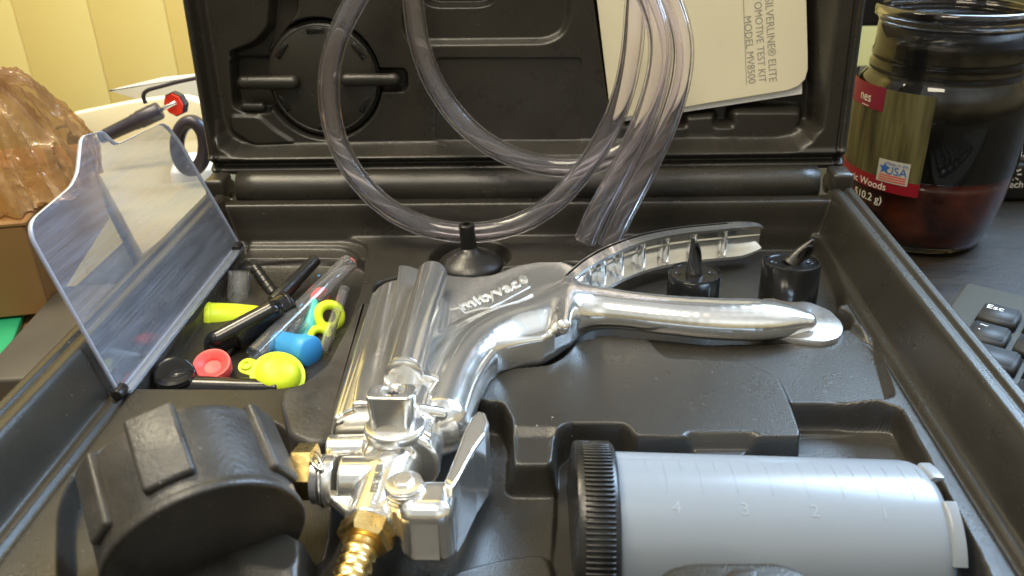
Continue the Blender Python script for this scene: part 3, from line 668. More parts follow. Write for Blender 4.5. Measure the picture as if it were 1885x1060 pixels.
letters('PRESSURE', .0040, (694, 905), (708, 852), (-.1, 0, 1), .0668, 'raised_word', M['steel'], .0004)

# gauge in its rubber boot
gc_, ga = np.array([-.0926, -.2862, .0594]), nrm((-.5125, .8036, .3027)); GR, GL = .0322, .036
def gq(P): return P - gc_
gx_, gy_, gz_ = frame(ga, (0, 0, 1))
def f_boot(P):
    d = s_cyl(P, gc_, gc_ + ga * GL, GR, .0028)
    q = P - gc_; t = q @ ga; r = np.linalg.norm(q - t[..., None] * ga, axis=-1)
    return smin(d, s_cyl(P, gc_ - ga * .0006, gc_ + ga * .0022, GR + .0006, .0009), .0015)
lo_ = gc_ + ga * GL / 2 - .047; hi_ = gc_ + ga * GL / 2 + .047
boot = obj('gauge_boot', nets(f_boot, lo_, hi_, .0009), M['rubber'], pump)
# lugs: outward direction of each found from the photograph
for (px, py), wd in (((286, 800), .0088), ((482, 782), .0080), ((172, 900), .0062)):
    # the point of the boot's skin under this pixel
    r = ray(px, py); best = None
    for s in np.linspace(.2, .45, 1200):
        P = CAM + r * s
        if (s_cyl(P[None], gc_, gc_ + ga * GL, GR, .002)[0]) < 0: best = P; break
    if best is None: continue
    q = best - gc_; t = q @ ga; out = nrm(q - ga * t); tan = np.cross(ga, out)
    obj('grip_lug', box(gc_ + ga * (GL * .60) + out * (GR + .0000), (wd * .92, .0024, GL * .41), [tan, out, ga], .0016, 4), M['rubber'], boot)
q_ = nrm(pz(150, 1000, .04) - gc_)
# dial glass recessed in the hidden front
obj('gauge_face', rcyl(gc_ - ga * .0006, gc_ + ga * .0010, GR - .0035, .0006, 64), M['blackgloss'], boot)

# ================================================================== RESERVOIR JAR (milky cup with ribbed cap, lying down)
qa = np.array([.0398, -.2523, .0348]); qx = nrm((.9985, .03, -.0459)); qL = .113; qR = .0312
res = thing('reservoir_jar', 'milky white graduated plastic jar with ribbed black lid lying on its side in the tray', 'plastic jar', qa + np.array([.05, 0, -.033]))
obj('cup', lathe([(qR * .985, -.004), (qR, 0), (qR, .004), (qR * .993, qL * .5), (qR * .985, qL - .006), (qR * .975, qL - .0035), (qR * .945, qL - .0012), (qR * .90, qL), (qR * .88, qL - .0008), (qR * .85, qL - .004), (.0005, qL - .0045)], qa, qx, 96, close=False), M['milky'], res)
capn = 120
obj('cap', lathe([(.0318, -.0135), (.0345, -.0130), (.0350, -.0120), (.0350, 0), (.0338, .0012), (.0316, .0014)], qa - qx * .0003, qx, 96), M['black'], res, sharp=45)
cxx, cyy, czz = frame(qx)
for k in range(capn):
    t = 2 * math.pi * k / capn; dr = cxx * math.cos(t) + cyy * math.sin(t)
    if dr[2] < -.25 or (dr[1] > .35): continue
    o_ = obj('grip_rib', box(qa - qx * .0060 + dr * .0352, (.00045, .0006, .0050), [np.cross(dr, qx), dr, qx], .00025, 1), M['black'], res)
# graduation marks and numbers moulded on the wall
ez = nrm(np.array([0, -.46, .89])); ez = nrm(ez - qx * ez.dot(qx)); ey = np.cross(ez, qx)    # ez: towards viewer/up, ey: round the cup
def cup_pt(s, ang, dr=0.): return qa + qx * s + (ez * math.cos(ang) + ey * math.sin(ang)) * (qR * (1 - .015 * s / qL) + dr)
def arc_mark(s, a0, a1, w=.00030, h=.00010):
    V = []; F = []; n = 12
    for i in range(n + 1):
        a = a0 + (a1 - a0) * i / n
        for ds, dr in ((-w, -.0001), (-w * .6, h), (w * .6, h), (w, -.0001)): V.append(cup_pt(s, a, dr))
    for i in range(n):
        for k in range(3): F.append((i * 4 + k, i * 4 + k + 1, i * 4 + k + 5, i * 4 + k + 4))
    return np.array(V), F
sgn = 1 if cup_pt(.05, .5)[1] > cup_pt(.05, 0)[1] else -1
k_s = 0
for k in range(17):
    s = .0115 + k * .0060; long_ = k % 2 == 1
    obj('graduation_mark', arc_mark(s, sgn * .74, sgn * (.16 if long_ else .48)), M['milky_mark'], res)
for n_, s in (('4', .0200), ('3', .0430), ('2', .0665), ('1', .0900)):
    V, F = text(n_, .0062, .00003, align='CENTER'); a_c = -sgn * .06
    P_ = []
    for v in V: P_.append(cup_pt(s - (v[1] - .002) * 0 + v[0] , a_c + sgn * v[1] / qR, v[2] + .0001))
    obj('number', (np.array(P_), F), M['milky_mark'], res, smooth=False)
# lugs at the open end
for a0, a1 in ((sgn * .86, sgn * .50), (sgn * .16, -sgn * .55)):
    V = []; F = []; n = 14
    for i in range(n + 1):
        a = a0 + (a1 - a0) * i / n
        for s, dr in ((qL - .0025, -.0014), (qL - .0020, .0000), (qL - .0010, .0004), (qL + .0022, .0004), (qL + .0024, -.0004), (qL - .001, -.0020)): V.append(cup_pt(s, a, dr))
    for i in range(n):
        for k in range(6): F.append((i * 6 + k, i * 6 + (k + 1) % 6, i * 6 + 6 + (k + 1) % 6, i * 6 + 6 + k))
    F += [tuple(range(6))[::-1], tuple(n * 6 + k for k in range(6))]
    obj('lug', (np.array(V), F), M['milky'], res, sharp=50)

# ================================================================== FITTINGS IN THE TRAY
# rubber cone
cb = pz(866, 486, .0475); cb = np.array([cb[0], cb[1], .0445])
cone = thing('cone_adapter', 'black rubber cone adapter standing stem up in its round recess below the hose loop', 'adapter', cb)
obj('cone', lathe([(.0160, 0), (.0186, .0015), (.0188, .0035), (.0176, .0052), (.0140, .0078), (.0090, .0102), (.0056, .0122), (.0046, .014)], cb, (0, 0, 1), 64), M['black'], cone)
st = pz(858, 403, .0790); obj('stem', lathe([(.0047, .010), (.0043, .0255), (.0045, .0260), (.0044, .0275), (.0036, .0280), (.0022, .0280), (.0022, .022)], cb, nrm((-.035, .0, 1)), 32, close=False), M['black'], cone, sharp=50)
# piercing caps
def pcap(c, top, r, axis, sp, lab, grp):
    t = thing('piercing_cap', lab, 'cap', c, grp)
    c = np.array(c); ax = nrm(axis); b = c
    body = obj('cap_body', lathe([(r * 1.02, 0), (r, .001), (r * .985, top - .0012), (r * .96, top - .0002), (r * .90, top), (r * .86, top - .0009), (.0001, top - .0009)], b, ax, 56, close=False), M['blackgloss'], t, sharp=40)
    x, y, z = frame(ax, (0, 1, 0))
    tc_ = b + ax * (top - .0009); sx, sy, ln = sp
    pth = spline([tc_ - ax * .001, tc_ + ax * ln * .45 + np.array([sx, sy, 0]) * .4, tc_ + ax * ln + np.array([sx, sy, 0])], 10)
    V, F = sweep(pth, np.linspace(r * .36, r * .05, len(pth)), 24)
    obj('spike', (V, F), M['black'], t)
    # bevelled mouth of the spike facing the viewer
    o_ = tc_ + ax * ln * .50 + np.array([sx * .5 + .0008, sy * .5 - r * .17, 0]); mv = nrm(ax * .95 + np.array([sx, sy, 0]) / ln); mz = nrm(np.array([.45, -1, .25]) - mv * np.array([.45, -1, .25]).dot(mv)); mx = np.cross(mv, mz)
    V = []; F = []; n = 24
    for k in range(n):
        a = 2 * math.pi * k / n
        for q_, d_ in ((1., 0), (1., .0009), (.78, .0009), (.72, -.0016)):
            V.append(o_ + mx * math.cos(a) * r * .21 * q_ + mv * math.sin(a) * ln * .42 * q_ + mz * d_)
    for k in range(n):
        j = (k + 1) % n
        for q_ in range(3): F.append((k * 4 + q_, j * 4 + q_, j * 4 + q_ + 1, k * 4 + q_ + 1))
    F.append(tuple(k * 4 + 3 for k in range(n)))
    obj('spike_mouth', (np.array(V), F), M['black'], t, sharp=50)
    for s in (-1, 1):
        h = tc_ + x * s * r * .62 * -1
        obj('hole', lathe([(.0019, .0002), (.0017, .0004), (.0014, .0001), (.0001, -.0002)], h, ax, 16, close=False), M['soot'], t)
p1 = pz(1279, 500, .0620); pcap((p1[0], p1[1], .036), .026, .0138, (0, 0, 1), (-.0022, .001, .0200), 'black piercing cap with hollow upright spike in front of the ribbed trigger', 'black piercing caps in the tray')
p2 = pz(1458, 484, .0645); pcap((p2[0], p2[1], .036), .0285, .0150, nrm((.02, .10, 1)), (.0095, .0, .0125), 'black piercing cap with spike leaning right in the far right corner of the tray', 'black piercing caps in the tray')

# ------------------------------------------------------------------ loose fittings in the bay
def tp(px, py, z): return pz(px, py, z)
GB = 'clear hose stubs in the parts bay'
def stub(a, b, ro, ri, lab): return obj('hose_stub', hollow(spline([a, (np.array(a) + b) / 2, b], 3), ro, ri, 28), M['cleartube'], label=lab, cat='hose piece', group=GB, sharp=60)
stub(tp(441, 500, .050), tp(437, 600, .024), .0062, .0048, 'short clear hose stub standing upright in the back left of the parts bay')
stub(tp(642, 484, .054), tp(470, 655, .040), .0053, .0040, 'long thick clear hose stub slanting up to the right across the coloured caps')
stub(tp(634, 532, .048), tp(594, 650, .036), .0028, .0018, 'thin clear hose stub beside the right edge of the parts bay')
def lth(name, prof, a, b, m, lab, cat, n=32, parts=(), sharp=50, group=None):
    a = np.array(a); b = np.array(b); ax = nrm(b - a); L = np.linalg.norm(b - a); return obj(name, lathe([(r, h * L) for r, h in prof], a, ax, n, close=False), m, label=lab, cat=cat, sharp=sharp, group=group)
lth('rubber_cap', [(.0001, .0), (.0085, .0), (.0096, .03), (.0099, .12), (.0093, .14), (.0088, .55), (.0075, 1), (.0001, 1)], tp(372, 588, .036), tp(480, 588, .030), M['yellow'], 'large fluorescent yellow rubber cap lying under the black elbow', 'rubber cap')
lth('rubber_cap', [(.0001, .0), (.0062, .0), (.0072, .04), (.0072, .62), (.0078, .66), (.0080, .96), (.0070, 1), (.0001, 1)], tp(512, 634, .038), tp(574, 648, .041), M['blue'], 'bright blue rubber cap lying with its round end to the right', 'rubber cap')
lth('cone_plug', [(.0001, 0), (.0012, .0), (.0020, .03), (.0032, .45), (.0055, .96), (.0050, 1), (.0001, 1)], tp(579, 551, .050), tp(560, 642, .032), M['teal'], 'teal green tapered plug pointing up between the hose stubs', 'plug')
lth('blue_plug', [(.0001, 0), (.0030, 0), (.0036, .05), (.0036, .9), (.0030, 1), (.0001, 1)], tp(592, 512, .036), tp(530, 590, .026), M['blue'], 'blue plug half hidden behind the thick clear hose stub', 'plug')
lth('red_plug', [(.0001, 0), (.0036, 0), (.0046, .1), (.0050, .7), (.0040, 1), (.0001, 1)], tp(578, 540, .044), tp(606, 556, .030), M['red'], 'small coral red plug behind the thick clear hose stub', 'plug')
lth('pink_plug', [(.0001, 0), (.0026, 0), (.003, .1), (.003, .9), (.0026, 1), (.0001, 1)], tp(432, 668, .034), tp(450, 690, .026), M['red'], 'tiny coral red plug end beside the tabbed yellow cap', 'plug')
lth('teal_plug', [(.0001, 0), (.0040, 0), (.0046, .1), (.0046, .9), (.0026, 1), (.0001, 1)], tp(450, 640, .026), tp(500, 600, .028), M['teal'], 'teal green plug lying deep under the hose stubs', 'plug')
# ring shaped yellow cap standing on edge
def torus(c, ax, R, r, n=40, k=14):
    x, y, z = frame(ax); return sweep(np.array([c + (x * math.cos(t) + y * math.sin(t)) * R for t in np.linspace(0, 2 * math.pi, n + 1)]), r, k, False)
yc = tp(606, 582, .042); obj('washer_ring', join(torus(yc, (.5, -.6, .5), .0062, .0026), torus(tp(588, 622, .036), (.4, -.5, .7), .0050, .0022)), M['yellow'], label='fluorescent yellow rubber ring with two eyes standing at the right of the bay', cat='rubber ring')
# domed yellow cap with tab
yb = tp(512, 690, .040); yx = nrm((.35, -.45, .82)); 
yt = thing('tabbed_cap', 'fluorescent yellow dome cap with a pierced tab at the front edge of the bay', 'rubber cap', yb - yx * .006)
obj('dome', lathe([(.0001, .0062), (.0055, .0058), (.0088, .0040), (.0104, .0012), (.0108, -.0002), (.0128, -.0006), (.0130, -.0022), (.0122, -.0028), (.0080, -.0028)], yb, yx, 48, close=False), M['yellow'], yt, sharp=50)
ta = tp(455, 672, .043); ux = nrm(ta - yb); uy = nrm(np.cross(yx, ux)); uz = np.cross(ux, uy)
L_ = np.linalg.norm(ta - yb)
tabp = [(.006, -.0045)] + [(L_ + .0045 * math.cos(t), .0045 * math.sin(t)) for t in np.linspace(-1.4, 1.4, 12)] + [(.006, .0045)]
obj('tab', place(prism(tabp, -.0022, -.0004, .0004, 2), yb, ux, uy, uz), M['yellow'], yt)
obj('tab_eye', place(torus(np.array([L_ + .0005, 0, 0]), (0, 0, 1), .0022, .0008, 24, 8), yb, ux, uy, uz), M['yellow'], yt)
# coral disc cap
rc = tp(390, 670, .0430); rx = nrm((.1, -.35, .9))
obj('disc_cap', lathe([(.0001, -.002), (.0040, -.0022), (.0048, -.0008), (.0066, -.0004), (.0076, .0008), (.0086, .0008), (.0090, -.0004), (.0088, -.0050), (.0070, -.0056)], rc, rx, 48, close=False), M['red'], label='coral red round cap between the two black elbows', cat='rubber cap', sharp=60)
# black elbows
def sdf_obj(name, f, lo, hi, h, m, lab, cat, par=None): return obj(name, nets(f, lo, hi, h), m, par, label=lab, cat=cat)
e1a, e1b, e1c = tp(531, 560, .050), tp(404, 634, .042), tp(408, 660, .022)
et = thing('elbow_connector', 'black plastic elbow connector lying diagonally over the yellow cap', 'hose connector', tp(470, 600, .03))
obj('elbow_body', nets(lambda P: smin(smin(s_cyl(P, e1a, tp(430, 622, .043), .0072, .001), s_cap(P, tp(500, 572, .0525), e1b + np.array([0, 0, .003]), .0052), .0015), s_cyl(P, e1b, e1c, .0075, .001), .004), np.minimum(np.minimum(e1a, e1b), e1c) - .014, np.maximum(np.maximum(e1a, e1b), e1c) + .014, .0007), M['blackgloss'], et)
eax = nrm(e1a - e1b); obj('socket_mouth', lathe([(.0072, -.0005), (.0074, .0008), (.0070, .0014), (.0056, .0014), (.0052, -.0001), (.0001, -.0001)], e1a, eax, 32, close=False), M['blackgloss'], et, sharp=50)
t1, t2, t3 = tp(322, 694, .043), tp(512, 704, .040), tp(322, 690, .026)
tt_ = thing('elbow_connector', 'black plastic elbow connector with round head at the front left of the bay', 'hose connector', tp(400, 700, .03))
obj('elbow_body', nets(lambda P: smin(s_cyl(P, t1, t3, .0098, .0015), s_cyl(P, t1 - [0, 0, .006], t2 - [0, 0, .004], .0062, .001, .0050), .003), np.minimum(np.minimum(t1, t2), t3) - .015, np.maximum(np.maximum(t1, t2), t3) + .015, .0007), M['blackgloss'], tt_)
obj('round_head', lathe([(.0092, -.001), (.0088, .0010), (.0066, .0016), (.0062, .0010), (.0001, .0008)], t1, (0, 0, 1), 40, close=False), M['blackgloss'], tt_, sharp=40)
# barbed stem and plain rod
pa, pb = tp(470, 494, .044), tp(512, 552, .036); bx_ = nrm(pb - pa); pr = []
for k in range(5): pr += [(.0022, k * .0055), (.0036, k * .0055 + .0008), (.0030, k * .0055 + .0048)]
obj('barbed_stem', lathe([(.0001, 0)] + pr, pa, bx_, 24, close=False), M['black'], label='black barbed hose stem leaning at the back of the parts bay', cat='hose connector', sharp=40)
lth('straight_connector', [(.0001, 0), (.0032, 0), (.0036, .04), (.0038, .5), (.0042, .52), (.0044, 1), (.0001, 1)], tp(582, 477, .052), tp(505, 556, .040), M['black'], 'plain black straight connector slanting up behind the elbow', 'hose connector')

# ================================================================== HOSES
HU = np.array([0, -.030, .056]); HT = np.array([0, .004, .185]); hv = nrm(HT - HU); hn = np.cross([1., 0, 0], hv)
hn = hn if hn[1] < 0 else -hn
def hp(px, py, d): return ppl(px, py, HU + hn * d, hn)
GH = 'clear vinyl hoses hanging from the lid'
def hose(pts, lab, r=.0061, ri=.0041, end=None):
    P = [hp(a, b, d) for a, b, d in pts]; obj('clear_hose', hollow(spline(P, 9), r, ri, 30), M['tube'], label=lab, cat='hose', group=GH, sharp=60)
hose([(690, -60, -.004), (655, 0, -.002), (627, 55, 0), (608, 120, 0), (606, 190, 0), (622, 262, 0), (660, 330, .001), (715, 383, .001), (785, 417, .001), (865, 428, .001), (945, 415, .001), (1015, 377, .003), (1070, 318, .006), (1115, 250, .010), (1146, 175, .014), (1163, 95, .016), (1170, 10, .014), (1175, -60, .010)],
     'longest clear vinyl hose, its big loop hanging down to the black rubber cone')
hose([(755, -60, -.012), (760, 0, -.012), (770, 70, -.012), (793, 140, -.012), (832, 203, -.012), (885, 255, -.012), (950, 290, -.012), (1020, 306, -.012), (1090, 302, -.010), (1155, 272, -.008), (1205, 222, -.005), (1236, 160, -.002), (1240, 95, 0), (1222, 35, .002), (1190, -40, .004)],
     'clear vinyl hose whose shallower inner loop hangs left of the cream manual')
hose([(1168, -60, .024), (1196, 0, .026), (1213, 60, .028), (1212, 125, .028), (1192, 200, .027), (1160, 275, .026), (1122, 350, .024), (1094, 402, .022), (1077, 443, .020)],
     'clear vinyl hose with its open end lowest left above the trigger')
hose([(1205, -60, .020), (1240, 15, .020), (1256, 80, .022), (1252, 145, .023), (1232, 215, .023), (1200, 290, .022), (1165, 360, .021), (1140, 408, .020), (1119, 454, .019)],
     'clear vinyl hose with its open end just right of another above the trigger')

# ================================================================== MANUAL in the lid
MD = PF - .002
def mp(px, py, d=MD): return pl(px, py, d)
mt = thing('manual', 'cream instruction booklet printed sideways and tucked into the right of the lid', 'booklet', L3(*mp(1290, 190), MD))
mx_ = prism(rounded([mp(1086, -90), mp(1492, -90), mp(1490, 100), mp(1487, 160), mp(1130, 221)], .0002, 1), MD - .0012, MD - .0004, 0)
obj('inner_page', place(prism([mp(1096, -90), mp(1480, -90), mp(1478, 174), mp(1126, 228)], MD - .003, MD - .0022, 0), LO, LU, LV, LN), M['white'], mt, smooth=False)
cv = [mp(1088, -90), mp(1482, -90)] + [mp(*q) for q in ((1487, 100), (1487, 128), (1482, 146), (1470, 158), (1450, 166))] + [mp(1300, 190), mp(1125, 220)]
obj('cover', place(prism(cv, MD - .0016, MD, .0002, 1), LO, LU, LV, LN), M['paper'], mt, smooth=False)
def vtext(body, p_end, p_start_dir, size):
    """text that reads down the page, its tops to the right; ends at p_end"""
    e = np.array(mp(*p_end)); s = np.array(mp(*p_start_dir)); x = nrm(e - s); y = np.array([-x[1], x[0]]); V, F = text(body, size, 0); V[:, 0] *= np.linalg.norm(e - s) / V[:, 0].max()
    w = V[:, 0].max(); X3 = LU * x[0] + LV * x[1]; Y3 = LU * y[0] + LV * y[1]
    obj('printed_line', place((V, F), L3(e[0], e[1], MD + .00012) - X3 * w, X3, Y3, LN), M['ink'], mt, smooth=False)
def vt_auto(body, p0, p1, size): vtext(body, p1, p0, size)
vt_auto('SILVERLINE® ELITE', (1408, -4), (1416, 151), .0066)
vt_auto('AUTOMOTIVE TEST KIT', (1386, -32), (1397, 152), .0062)
vt_auto('MODEL MV8500', (1369, 30), (1378, 154), .0062)
a_, b_ = mp(1365, -90), mp(1374, 155); dv = np.array(b_) - a_; pn = nrm((-dv[1], dv[0])) * .00018
obj('rule_line', place(prism([tuple(np.array(a_) - pn), tuple(np.array(b_) - pn), tuple(np.array(b_) + pn), tuple(np.array(a_) + pn)], MD + .0001, MD + .0002, 0), LO, LU, LV, LN), M['ink'], mt, smooth=False)

# ================================================================== CANDLE JAR
jc = np.array([.2795, .100, .0]); JR = .0555
jar = thing('candle_jar', 'large dark glass candle jar with forest picture label standing behind the case', 'candle jar', jc)
gp = [(.030, .0015), (.038, .001), (.0430, .004), (.0460, .011), (.0492, .023), (.0518, .036), (.0538, .049), (JR, .062), (JR, .088), (.0548, .099), (.0528, .1065), (.0490, .1115), (.0475, .1135), (.0485, .1155), (.0482, .1180), (.0470, .1200), (.0478, .1225), (.0476, .1250), (.0466, .1270), (.0466, .1430), (.0476, .1450), (.0498, .1462), (.0506, .1490), (.0500, .1520), (.0484, .1532), (.0462, .1530), (.0450, .1505), (.0446, .1450), (.0446, .128), (.0450, .114), (.0500, .104), (.0522, .094), (.0518, .055), (.0495, .036), (.0455, .020), (.040, .009), (.030, .007), (.0003, .0065)]
gp = [(r, h if h < .03 else .03 + (h - .03) * 1.075) for r, h in gp]
obj('jar_glass', lathe([(.0003, .003), (.028, .003)] + gp, jc, (0, 0, 1), 96, close=False), M['glass'], jar, sharp=60)
obj('soot_film', lathe([(.0541, .057), (.0541, .0915), (.0530, .1035), (.0508, .112), (.0470, .1175), (.0458, .121), (.0455, .134), (.0455, .1500), (.0452, .1500), (.0452, .134), (.0455, .121), (.0466, .1175), (.0502, .112), (.0524, .1035), (.0536, .0915), (.0536, .057)], jc, (0, 0, 1), 72, close=False), M['soot'], jar)
obj('wax', lathe([(.0003, .0075), (.039, .0078), (.0445, .0110), (.0478, .022), (.0505, .035), (.0524, .048), (.0532, .0565), (.0500, .0566), (.046, .052), (.030, .046), (.0003, .046)], jc, (0, 0, 1), 72, close=False), M['wax'], jar)
jb = np.array([jc[0], jc[1]])
def jhit(px, py, r=JR):
    d = ray(px, py); o = CAM; a = d[0] ** 2 + d[1] ** 2; b = (o[0] - jb[0]) * d[0] + (o[1] - jb[1]) * d[1]; c = (o[0] - jb[0]) ** 2 + (o[1] - jb[1]) ** 2 - r * r
    s = (-b - math.sqrt(max(0, b * b - a * c))) / a; p = o + d * s; return math.atan2(p[1] - jb[1], p[0] - jb[0]), p[2]
def jp(t, z, r): return np.array([jb[0] + r * math.cos(t), jb[1] + r * math.sin(t), z])
def jpatch(t0, t1, z0, z1, r, m, name, par, lean=0., n=24, rc=0.):
    """curved sheet on the jar between two angles and two heights"""
    V = []; F = []; k = 10
    for j in range(k + 1):
        for i in range(n + 1):
            a, b = i / n, j / k; z = z0 + (z1 - z0) * b; t = t0 + (t1 - t0) * a + lean * (b - .5)
            V.append(jp(t, z, r)); 
    for j in range(k):
        for i in range(n): F.append((j * (n + 1) + i, j * (n + 1) + i + 1, (j + 1) * (n + 1) + i + 1, (j + 1) * (n + 1) + i))
    m_ = len(V); V += [jp(math.atan2(v[1] - jb[1], v[0] - jb[0]), v[2], r - .00012) for v in V[:m_]]
    return obj(name, (np.array(V), F + [tuple(q + m_ for q in f[::-1]) for f in F]), m, par)
def jtext(body, size, t_end, z, r, m, name, par, slope=0., align='RIGHT', shear=0.):
    V, F = text(body, size, .0, align=align, shear=shear); out = []
    for v in V: out.append(jp(t_end + v[0] / r, z + v[1] + v[0] * slope, r + v[2]))
    return obj(name, (np.array(out), F), m, par, smooth=False)
tR, zT = jhit(1722, 178, JR + .0003); _, zB = jhit(1692, 365, JR + .0003); tR2, _ = jhit(1692, 365, JR + .0003); tM, zM = jhit(1622, 160, JR + .0003)
_, zBand = jhit(1692, 340, JR + .0003); _, zt2 = jhit(1600, 250, JR)
tRm = (tR + tR2) / 2
lab = jpatch(tRm - 1.75, tRm, zBand, zT, JR + .0003, M['bark'], 'label', jar)
jpatch(tRm - 1.75, tRm, zB, zBand, JR + .0004, M['redband'], 'label_band', lab)
tm_, zm_ = jhit(1624, 206, JR + .0006)
jpatch(tRm - 1.76, tm_, zm_, zT + .0003, JR + .0006, M['magenta'], 'label_corner', lab)
a_, z_ = jhit(1603, 188, JR + .0008); jtext('nes', .0090, a_, z_, JR + .0009, M['print'], 'label_word', lab)
a_, z_ = jhit(1599, 194, JR + .0008); jpatch(a_ - .13, a_, z_ - .0004, z_, JR + .0009, M['print'], 'label_word', lab)
a_, z_ = jhit(1630, 351, JR + .0008); jtext('tic Woods', .0070, a_, z_, JR + .0009, M['print'], 'label_word', lab)
a_, z_ = jhit(1620, 377, JR + .0008); jtext('510.2 g)', .0075, a_, z_, .0546, M['print'], 'label_word', lab)
ta_, za_ = jhit(1612, 330, JR + .0008); tb_, zb2 = jhit(1677, 303, JR + .0008)
bdg = jpatch(ta_, tb_, za_, zb2, JR + .0007, M['badge'], 'made_in_badge', lab)
hgt = zb2 - za_; wid = tb_ - ta_
for k in range(3): jpatch(ta_ + wid * .08, tb_ - wid * .06, za_ + hgt * (.07 + k * .11), za_ + hgt * (.12 + k * .11), JR + .0009, M['badgered'], 'badge_stripe', bdg)
jtext('USA', hgt * .52, tb_ - wid * .05, za_ + hgt * .40, JR + .0010, M['badgeblue'], 'badge_word', bdg)
jtext('Made in the', hgt * .20, tb_ - wid * .05, za_ + hgt * .80, JR + .0010, M['badgeblue'], 'badge_word', bdg)
star = []
for k in range(10):
    q_ = (.0042 if k % 2 == 0 else .0018); star.append((q_ * math.sin(k * math.pi / 5), q_ * math.cos(k * math.pi / 5)))
obj('badge_star', (np.array([jp(ta_ + wid * .23 + u / JR, za_ + hgt * .62 + v, JR + .0010) for u, v in star]), [tuple(range(10))[::-1]]), M['badgeblue'], bdg, smooth=False)

# ================================================================== KEYBOARD
k0 = pz(1778, 517, .016); k1 = pz(1885, 543, .016); kX = nrm((k1 - k0) * [1, 1, 0]); k2_ = pz(1762, 590, .016); kY = np.array([kX[1], -kX[0], 0])   # kY towards the viewer
kb = thing('keyboard', 'black computer keyboard with white lettering at the right edge, beside the case', 'keyboard', k0 * [1, 1, 0])
kz_ = np.array([0, 0, 1.])
obj('housing', place(prism(rounded([(0, 0), (.42, 0), (.42, .15), (0, .15)], .005, 6), 0, .016, .0025, 3), k0 * [1, 1, 0], kX, kY, kz_), M['kbody'], kb)
KS = 1.24
def kw(px, py, z):
    q = (pz(px, py, z) - k0); return q @ kX, q @ kY
def key(x, y, w, d, txts=(), z=.0162):
    w *= KS; d *= KS; bm = bmesh.new(); bmesh.ops.create_cube(bm, size=1)
    for v in bm.verts:
        t = v.co.z > 0; s = .84 if t else 1.; v.co = (v.co.x * w * s, v.co.y * d * s + (-.0006 if t else 0), .0058 if t else 0)
    bmesh.ops.bevel(bm, geom=bm.edges[:], offset=.0011, segments=3, affect='EDGES')
    k = obj('key', place(from_bm(bm), k0 * [1, 1, 0] + kX * x + kY * y + kz_ * z, kX, kY, kz_), M['keycap'], kb)
    for body, dx, dy, s in txts:
        V, F = text(body, s * KS, 0, align='LEFT'); V = V * [1, -1, 1]
        obj('key_print', place((V, [f[::-1] for f in F]), k0 * [1, 1, 0] + kX * (x + dx * KS) + kY * (y + dy * KS) + kz_ * (z + .00592), kX, kY, kz_), M['print'], k, smooth=False)
ex, ey_ = kw(1841, 574, .022); sp_ = .019 * KS; w_ = .0172
for c in range(7): key(ex + c * sp_, ey_, w_, .0165, (('Esc', -.0062, -.0010, .0056),) if c == 0 else (('F%d' % c, -.005, -.001, .0042),))
for rr in range(4):
    for c in range(7):
        first = c == 0; ww = w_ if (rr == 0 or c) else w_ + .009; cx_ = ex + c * sp_ + (.0 if rr == 0 else (.0045 if first else .0095))
        tx = ()
        if rr == 0: tx = (('~', -.0045, -.0022, .0060), ("`", -.0045, .0044, .0060)) if first else ((str(c), -.003, .003, .0050),)
        elif first: tx = (('Tab', -.009, -.0005, .0044),) if rr == 1 else ()
        elif rr == 1: tx = (('QWERTY'[c - 1], -.004, 0, .005),)
        elif rr == 2: tx = (('ASDFGH'[c - 1], -.004, 0, .005),)
        key(cx_, ey_ + .0205 * KS + rr * sp_, ww, .0168, tx)

# ================================================================== SPEAKER behind the jar
sp0 = pz(1862, 372, .0); spk = thing('desk_speaker', 'small black desk speaker with white logo and chrome band half hidden behind the candle jar', 'speaker', sp0)
sy0 = sp0[1]; sx0 = sp0[0] - .028
obj('base', box((sx0 + .052, sy0 + .028, .016), (.052, .028, .0155), None, .004), M['black'], spk)
obj('chrome_band', rcyl((sx0 + .052, sy0 + .030, .0315), (sx0 + .052, sy0 + .030, .0370), .0330, .0015, 56), M['chrome2'], spk)
obj('speaker_body', box((sx0 + .052, sy0 + .032, .080), (.040, .030, .043), None, .008, 4), M['blackgloss'], spk)
V, F = text('Logitech', .0078, .0002, align='RIGHT'); lg = pY(1883, 345, sy0 - .0002); obj('logo_word', place((V, F), lg - np.array([0, .0002, 0]), (1, 0, 0), (0, 0, 1), (0, -1, 0)), M['print'], spk, smooth=False)
le = pY(1861, 321, sy0 - .0003)
ey2 = [(.0046 * math.cos(t) * (1.1 if t < math.pi else 1), .0056 * math.sin(t)) for t in np.linspace(.7, 5.4, 18)] + [(.0022 * math.cos(t), .0026 * math.sin(t)) for t in np.linspace(5.2, .9, 12)]
obj('logo_mark', join(place(prism(ey2, 0, .0003, 0), le, (1, 0, 0), (0, 0, 1), (0, -1, 0)), place(prism([(.0014 * math.cos(t), .0014 * math.sin(t)) for t in np.linspace(0, 6.28, 13)[:-1]], 0, .0003, 0), le + [.0006, 0, 0], (1, 0, 0), (0, 0, 1), (0, -1, 0)),
    *[place(prism([(-.0004 + .0048 * math.cos(t) - .0005 * math.sin(t), .0048 * math.sin(t) + .0005 * math.cos(t)), (.0078 * math.cos(t) - .0005 * math.sin(t), .0078 * math.sin(t) + .0005 * math.cos(t)), (.0078 * math.cos(t) + .0005 * math.sin(t), .0078 * math.sin(t) - .0005 * math.cos(t)), (.0048 * math.cos(t) + .0005 * math.sin(t), .0048 * math.sin(t) - .0005 * math.cos(t))], 0, .0003, 0), le, (1, 0, 0), (0, 0, 1), (0, -1, 0)) for t in (.55, 0, -.6)]), M['print'], spk, smooth=False)
